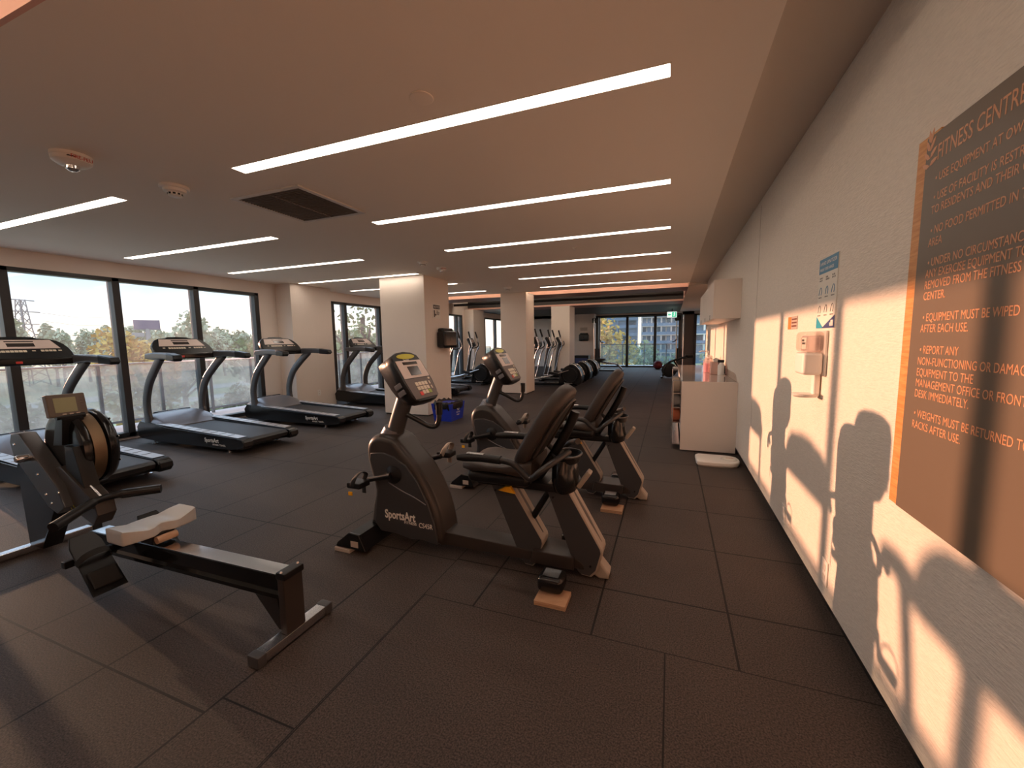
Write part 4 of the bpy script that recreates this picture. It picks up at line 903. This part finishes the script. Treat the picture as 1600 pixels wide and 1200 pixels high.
q = nb(); prism(q, [(.05, -.31), (.08, -.24), (.06, -.20), (.10, -.18), (.13, -.22), (.10, -.25), (.125, -.32), (.11, -.32), (.085, -.265), (.06, -.315)], -.031, -.029); lathe(q, [(0, 0), (.018, 0), (.018, .002), (0, .002)], 12, T(.10, -.029, -.162) @ RX(PI/2)); obj('running_figure', q, 'exitw', t)
q = nb(); prism(q, [(-.16, -.24), (-.10, -.18), (-.10, -.22), (-.03, -.22), (-.03, -.26), (-.10, -.26), (-.10, -.30)], -.028, -.025); obj('arrow', q, 'green', t)
t = thing('medicine_ball', (-.52, 19.6, 0), 'dark red and black exercise ball on the floor by the far glass', 'ball')
b = nb(); bmesh.ops.create_uvsphere(b, u_segments=24, v_segments=16, radius=.19, matrix=T(0, 0, .19)); obj('ball', b, 'ballred', t); obj('seam_band', Tube([(.192*math.cos(2*PI*k/30), 0, .19+.192*math.sin(2*PI*k/30)) for k in range(31)], .012, 6), 'black', t)
def far_bike(x, y, label):
    t = thing('spin_bike', (x, y, 0), label, 'exercise bike')
    obj('flywheel', Lathe([(0, -.03), (.20, -.03), (.25, -.02), (.25, .02), (.20, .03), (0, .03)], 28, T(-.15, 0, .28) @ RX(PI/2)), 'black', t)
    obj('frame', Tube(smooth([(-.35, 0, .06), (-.25, 0, .45), (.0, 0, .62), (.35, 0, .72), (.6, 0, .75)], 4), .035, 10), 'blackg', t, 60); obj('rear_strut', Tube([(.0, 0, .60), (.35, 0, .10)], .03, 8), 'blackg', t)
    obj('crank_cover', Box((-.05, -.06, .22), (.35, .06, .42), .05, 3), 'steel', t); obj('seat', Box((.35, -.11, .76), (.62, .11, .83), .03, 3), 'vinyl', t)
    obj('foot', Box((-.42, -.25, 0), (-.34, .25, .06), .015), 'darkmetal', t); obj('foot', Box((.40, -.25, 0), (.48, .25, .06), .015), 'darkmetal', t)
far_bike(.12, 15.3, 'black spin bike near the right wall beyond the counter')
t = thing('weight_bench', (-2.55, 18.2, 0), 'low dark bench machine left of the far windows', 'bench')
obj('frame', Tube(smooth([(-.55, 0, .45), (-.1, 0, .36), (.4, 0, .28), (.62, 0, .05)], 4), .04, 8), 'steel', t, 60); obj('pad', Box((-.55, -.15, .44), (-.1, .15, .54), .03, 3), 'vinyl', t); obj('base', Box((-.5, -.25, 0), (.66, .25, .06), .02), 'darkmetal', t); obj('post', Box((-.4, -.04, .05), (-.32, .04, .45)), 'darkmetal', t)
t = thing('storage_box', (-3.95, 19.65, 0), 'dark box standing on the floor below the farthest dispenser', 'box')
obj('body', Box((-.34, -.25, 0), (.34, .25, .62), .02), 'black', t); obj('front_panel', Box((-.29, -.254, .08), (.29, -.25, .50)), 'pnavy', t)

# ------------------------------------------------------------------ outside: balcony, ground, trees, buildings
struct('balcony_floor', Box((-9.25, -4, -.25), (-7.77, 20.9, -.03)), 'deck')
struct('balcony_floor_far', Box((-9.25, 21.0, -.25), (3.5, 23.0, -.03)), 'deck')
t = thing('balcony_railing', (-9.0, 0, 0), 'glass balcony railing with metal posts outside the left windows', 'railing')
ys = [-3.5+.9*k+.22 for k in range(27)]
for y in ys: obj('post', Box((-.025, y-.022, -.03), (.025, y+.022, 1.06), .004), 'graphite', t)
obj('handrail', Box((-.03, ys[0], 1.06), (.03, ys[-1], 1.095), .006), 'steel', t); obj('bottom_rail', Box((-.02, ys[0], .05), (.02, ys[-1], .09)), 'graphite', t)
for a, c in zip(ys, ys[1:]): obj('glass_panel', Box((-.006, a+.03, .10), (.006, c-.03, 1.055)), 'rglass', t)
t = thing('balcony_railing', (0, 22.8, 0), 'glass balcony railing with dark posts outside the far windows', 'railing')
xs = [-9.0+1.1*k for k in range(12)]
for x in xs: obj('post', Box((x-.022, -.025, -.03), (x+.022, .025, 1.06)), 'frame', t)
obj('handrail', Box((xs[0], -.03, 1.06), (xs[-1], .03, 1.10)), 'frame', t)
for a, c in zip(xs, xs[1:]): obj('glass_panel', Box((a+.03, -.006, .08), (c-.03, .006, 1.055)), 'fglass', t)
struct('ground', Box((-500, -300, -7.2), (120, 400, -6.5)), 'grass')
for x0, x1, nm in ((-84, -76, 'farther'), (-67, -62, 'nearer')):
    tag(obj('road', Box((x0, -200, -6.5), (x1, 260, -6.45)), 'road'), 'pale grey road across the field outside, the %s one' % nm, 'road', 'roads outside')

def leaves(bm, c, r, n, s, seed, hollow=.3):
    rd = random.Random(seed)
    for _ in range(n):
        while True:
            p = Vector((rd.uniform(-1, 1), rd.uniform(-1, 1), rd.uniform(-1, 1)))
            if hollow < p.length < 1: break
        q = Vector((c[0]+p.x*r[0], c[1]+p.y*r[1], c[2]+p.z*r[2])); u = Vector((rd.gauss(0, 1), rd.gauss(0, 1), rd.gauss(0, 1))).normalized(); v = u.orthogonal().normalized()
        k = s*rd.uniform(.6, 1.3)
        vs = [bm.verts.new(q+a) for a in (-u*k, v*k*.55, u*k, -v*k*.55)]; bm.faces.new(vs)
    return bm
def make_tree(name, loc, h, rx, rz, n, s, m, label, seed, group=None, cat='tree', lobes=5, bare=.35):
    t = thing(name, loc, label, cat, group); rd = random.Random(seed)
    tr = nb(); tube(tr, smooth([(0, 0, 0), (rd.uniform(-.1, .1)*h*.1, 0, h*.4), (0, rd.uniform(-.1, .1)*h*.1, h*.85)], 3), [h*.028*(1-.11*i) for i in range(7)], 8)
    for k in range(lobes):
        a = 2*PI*k/lobes+rd.uniform(-.4, .4); z0 = h*rd.uniform(.3, .6); e = (math.cos(a)*rx*.8, math.sin(a)*rx*.8, z0+h*rd.uniform(.12, .3)); tube(tr, [(0, 0, z0), ((e[0])*.5, e[1]*.5, (z0+e[2])*.5+h*.02), e], [h*.012, h*.008, h*.004], 5)
    obj('trunk', tr, 'bark', t, 60)
    cr_ = nb()
    for k in range(lobes):
        a = 2*PI*k/lobes+rd.uniform(-.4, .4); d = rx*rd.uniform(.25, .6)
        leaves(cr_, (math.cos(a)*d, math.sin(a)*d, h*rd.uniform(.5, .85)), (rx*rd.uniform(.4, .65), rx*rd.uniform(.4, .65), rz*rd.uniform(.35, .6)), n//lobes, s, seed*31+k, bare)
    obj('crown', cr_, m, t); return t
Z_G = -6.5
# hazy tree line beyond the roads: three shapes, copied
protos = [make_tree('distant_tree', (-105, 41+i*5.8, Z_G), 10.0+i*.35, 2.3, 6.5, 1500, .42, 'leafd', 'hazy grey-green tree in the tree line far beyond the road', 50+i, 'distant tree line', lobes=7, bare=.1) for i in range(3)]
rd = random.Random(3)
for row, xr in enumerate((-105, -112, -119)):
    for k in range(-10, 30):
        if row == 0 and k in (0, 1, 2): continue
        y = 41+k*5.8+row*1.95
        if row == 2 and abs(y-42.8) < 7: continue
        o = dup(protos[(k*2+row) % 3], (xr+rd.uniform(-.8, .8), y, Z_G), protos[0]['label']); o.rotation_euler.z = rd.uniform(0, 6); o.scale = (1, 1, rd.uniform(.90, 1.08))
make_tree('autumn_tree', (-34, 17.2, Z_G), 8.6, 2.6, 4.5, 2400, .22, 'leafy', 'yellow autumn tree outside the second window pane, below the billboard', 11)
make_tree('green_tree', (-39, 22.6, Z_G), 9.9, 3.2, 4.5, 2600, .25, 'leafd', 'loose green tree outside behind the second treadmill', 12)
make_tree('green_tree', (-30, 24.5, Z_G), 8.4, 3.6, 4.0, 2600, .22, 'leafg', 'round green tree outside behind the third treadmill', 13)
make_tree('slender_tree', (-13.2, 15.2, Z_G), 10.6, 2.1, 4.6, 700, .13, 'leafg', 'slender open tree with sparse leaves outside the second window', 17, lobes=9, bare=.1)
make_tree('leafy_tree', (-17.6, 19.2, Z_G), 8.4, 2.1, 3.4, 2200, .15, 'leafg', 'dense leafy tree outside the second window beside the first pillar', 18)
make_tree('leafy_tree', (-12.4, 22.5, Z_G), 9.2, 2.2, 3.6, 2200, .16, 'leafg', 'leafy tree seen between the first and second pillars outside', 19)
make_tree('autumn_tree', (-4.1, 29.5, Z_G), 8.9, 1.8, 4.6, 1800, .18, 'leafy', 'yellow autumn tree outside the left far window pane', 21)
for i, (x, y, h, nm) in enumerate(((-8.6, 33, 7.2, 'left'), (-.9, 34, 8.3, 'middle'), (3.4, 31, 8.0, 'right'), (8.6, 32, 7.6, 'rightmost'))):
    make_tree('garden_tree', (x, y, Z_G), h, 2.1, 3.2, 2200, .18, 'leafg', 'green garden tree outside the far windows, %s one' % nm, 30+i, 'trees outside the far windows')
shr = make_tree('shrub', (-24, 1.5, Z_G), 5.0, 1.75, 2.6, 1800, .17, 'leafg', 'x', 61, 'shrubs below the balcony', 'shrub')
shr['label'] = 'green shrub below the balcony railing, one of a row outside the left windows'
for k in range(1, 14): o = dup(shr, (-24-(k % 3)*1.5, 1.5+k*4.1, Z_G), shr['label']); o.rotation_euler.z = k*1.3; o.scale = (1, 1, (.92, 1.0, 1.08)[k % 3])
# billboard, pylon and wires
t = thing('billboard', (-97.5, 50.85, Z_G), 'dark billboard on a single pole far outside the second window pane', 'billboard', None, math.radians(62.5))
obj('pole', Lathe([(0, 0), (.45, 0), (.4, 11.2), (0, 11.2)], 12), 'tower', t); obj('board', Box((-2.0, -.3, 11.1), (2.0, .3, 12.9), .05), mat('billboard_face', (.13, .10, .15, 1), .6), t)
obj('frame', Box((-2.1, -.2, 10.95), (2.1, .32, 11.12)), 'tower', t); obj('lower_board', Box((-2.6, -.25, 9.6), (-.5, .25, 10.4), .05), 'tower', t)
t = thing('power_pylon', (-122.7, 42.8, Z_G), 'tall lattice power pylon far outside the leftmost windows', 'pylon', None, .35)
for sx in (-1, 1):
    for sy in (-1, 1): obj('leg', Tube([(sx*1.9, sy*1.9, 0), (sx*.75, sy*.75, 12), (sx*.45, sy*.45, 17.5)], [.12, .11, .09], 6), 'tower', t)
q = nb()
for i in range(10):
    z0, z1 = i*1.75, (i+1)*1.75; w0, w1 = 1.9-z0*.083, 1.9-z1*.083
    for s in (-1, 1):
        for a, c in ((-1, 1), (1, -1)): tube(q, [(a*w0, s*w0, z0), (c*w1, s*w1, z1)], .06, 4); tube(q, [(s*w0, a*w0, z0), (s*w1, c*w1, z1)], .06, 4)
obj('lattice', q, 'tower', t)
for z, w in ((15.1, 3.2), (17.4, 2.4), (12.6, 2.8)): obj('cross_arm', Tube([(0, -w, z), (0, w, z)], .11, 5), 'tower', t)
for i, (z0, z1) in enumerate(((8.6, 9.1), (6.9, 7.0), (4.6, 4.4))):
    tag(obj('power_line', Tube([(-125.2, 46.6, z0), (-133, 55, (z0+z1)/2-.5), (-145.2, 67.2, z1), (-170, 100, z1+1.2), (-220, 190, z1+3)], .045, 5), 'tower'), 'thin power line running from the distant pylon, %s of three' % ('uppermost', 'middle', 'lowest')[i], 'power line', 'power lines')
# apartment buildings beyond the far windows
def building(name, loc, w, d, h, floors, cols, label, wallm, light):
    t = thing(name, loc, label, 'building'); fh = h/floors
    obj('wall', Box((0, 0, 0), (w, d, h)), wallm, t)
    for f in range(floors):
        z = f*fh
        obj('slab', Box((-.1, -1.3, z+fh-.25), (w+.1, .0, z+fh)), light, t)
        bl = obj('balcony_panel', Box((0, -1.3, z+.02), (w, -1.24, z+.95)), 'bglass', t)
        for c in range(cols):
            x = w*(c+.12)/cols; obj('window', Box((x, -.05, z+.25), (x+w/cols*.7, -.001, z+fh-.45)), 'bglass' if (c+f) % 3 else 'bdark', t)
    for c in range(0, cols+1, 2): obj('pier', Box((w*c/cols-.25, -1.2, 0), (w*c/cols+.25, .0, h)), light, t)
building('apartment_building', (-9.4, 150, Z_G), 12.6, 12, 30, 10, 8, 'grey apartment block with balconies outside the middle far window pane', 'bconc', 'bconc')
building('apartment_building', (4.6, 138, Z_G), 24, 12, 27, 9, 10, 'pale apartment block outside the right far window pane', 'bconc', 'whitem')
building('glass_tower', (-34, 165, Z_G), 22, 12, 45, 15, 6, 'blue glass tower outside the left far window pane', 'bglass', 'bglass')
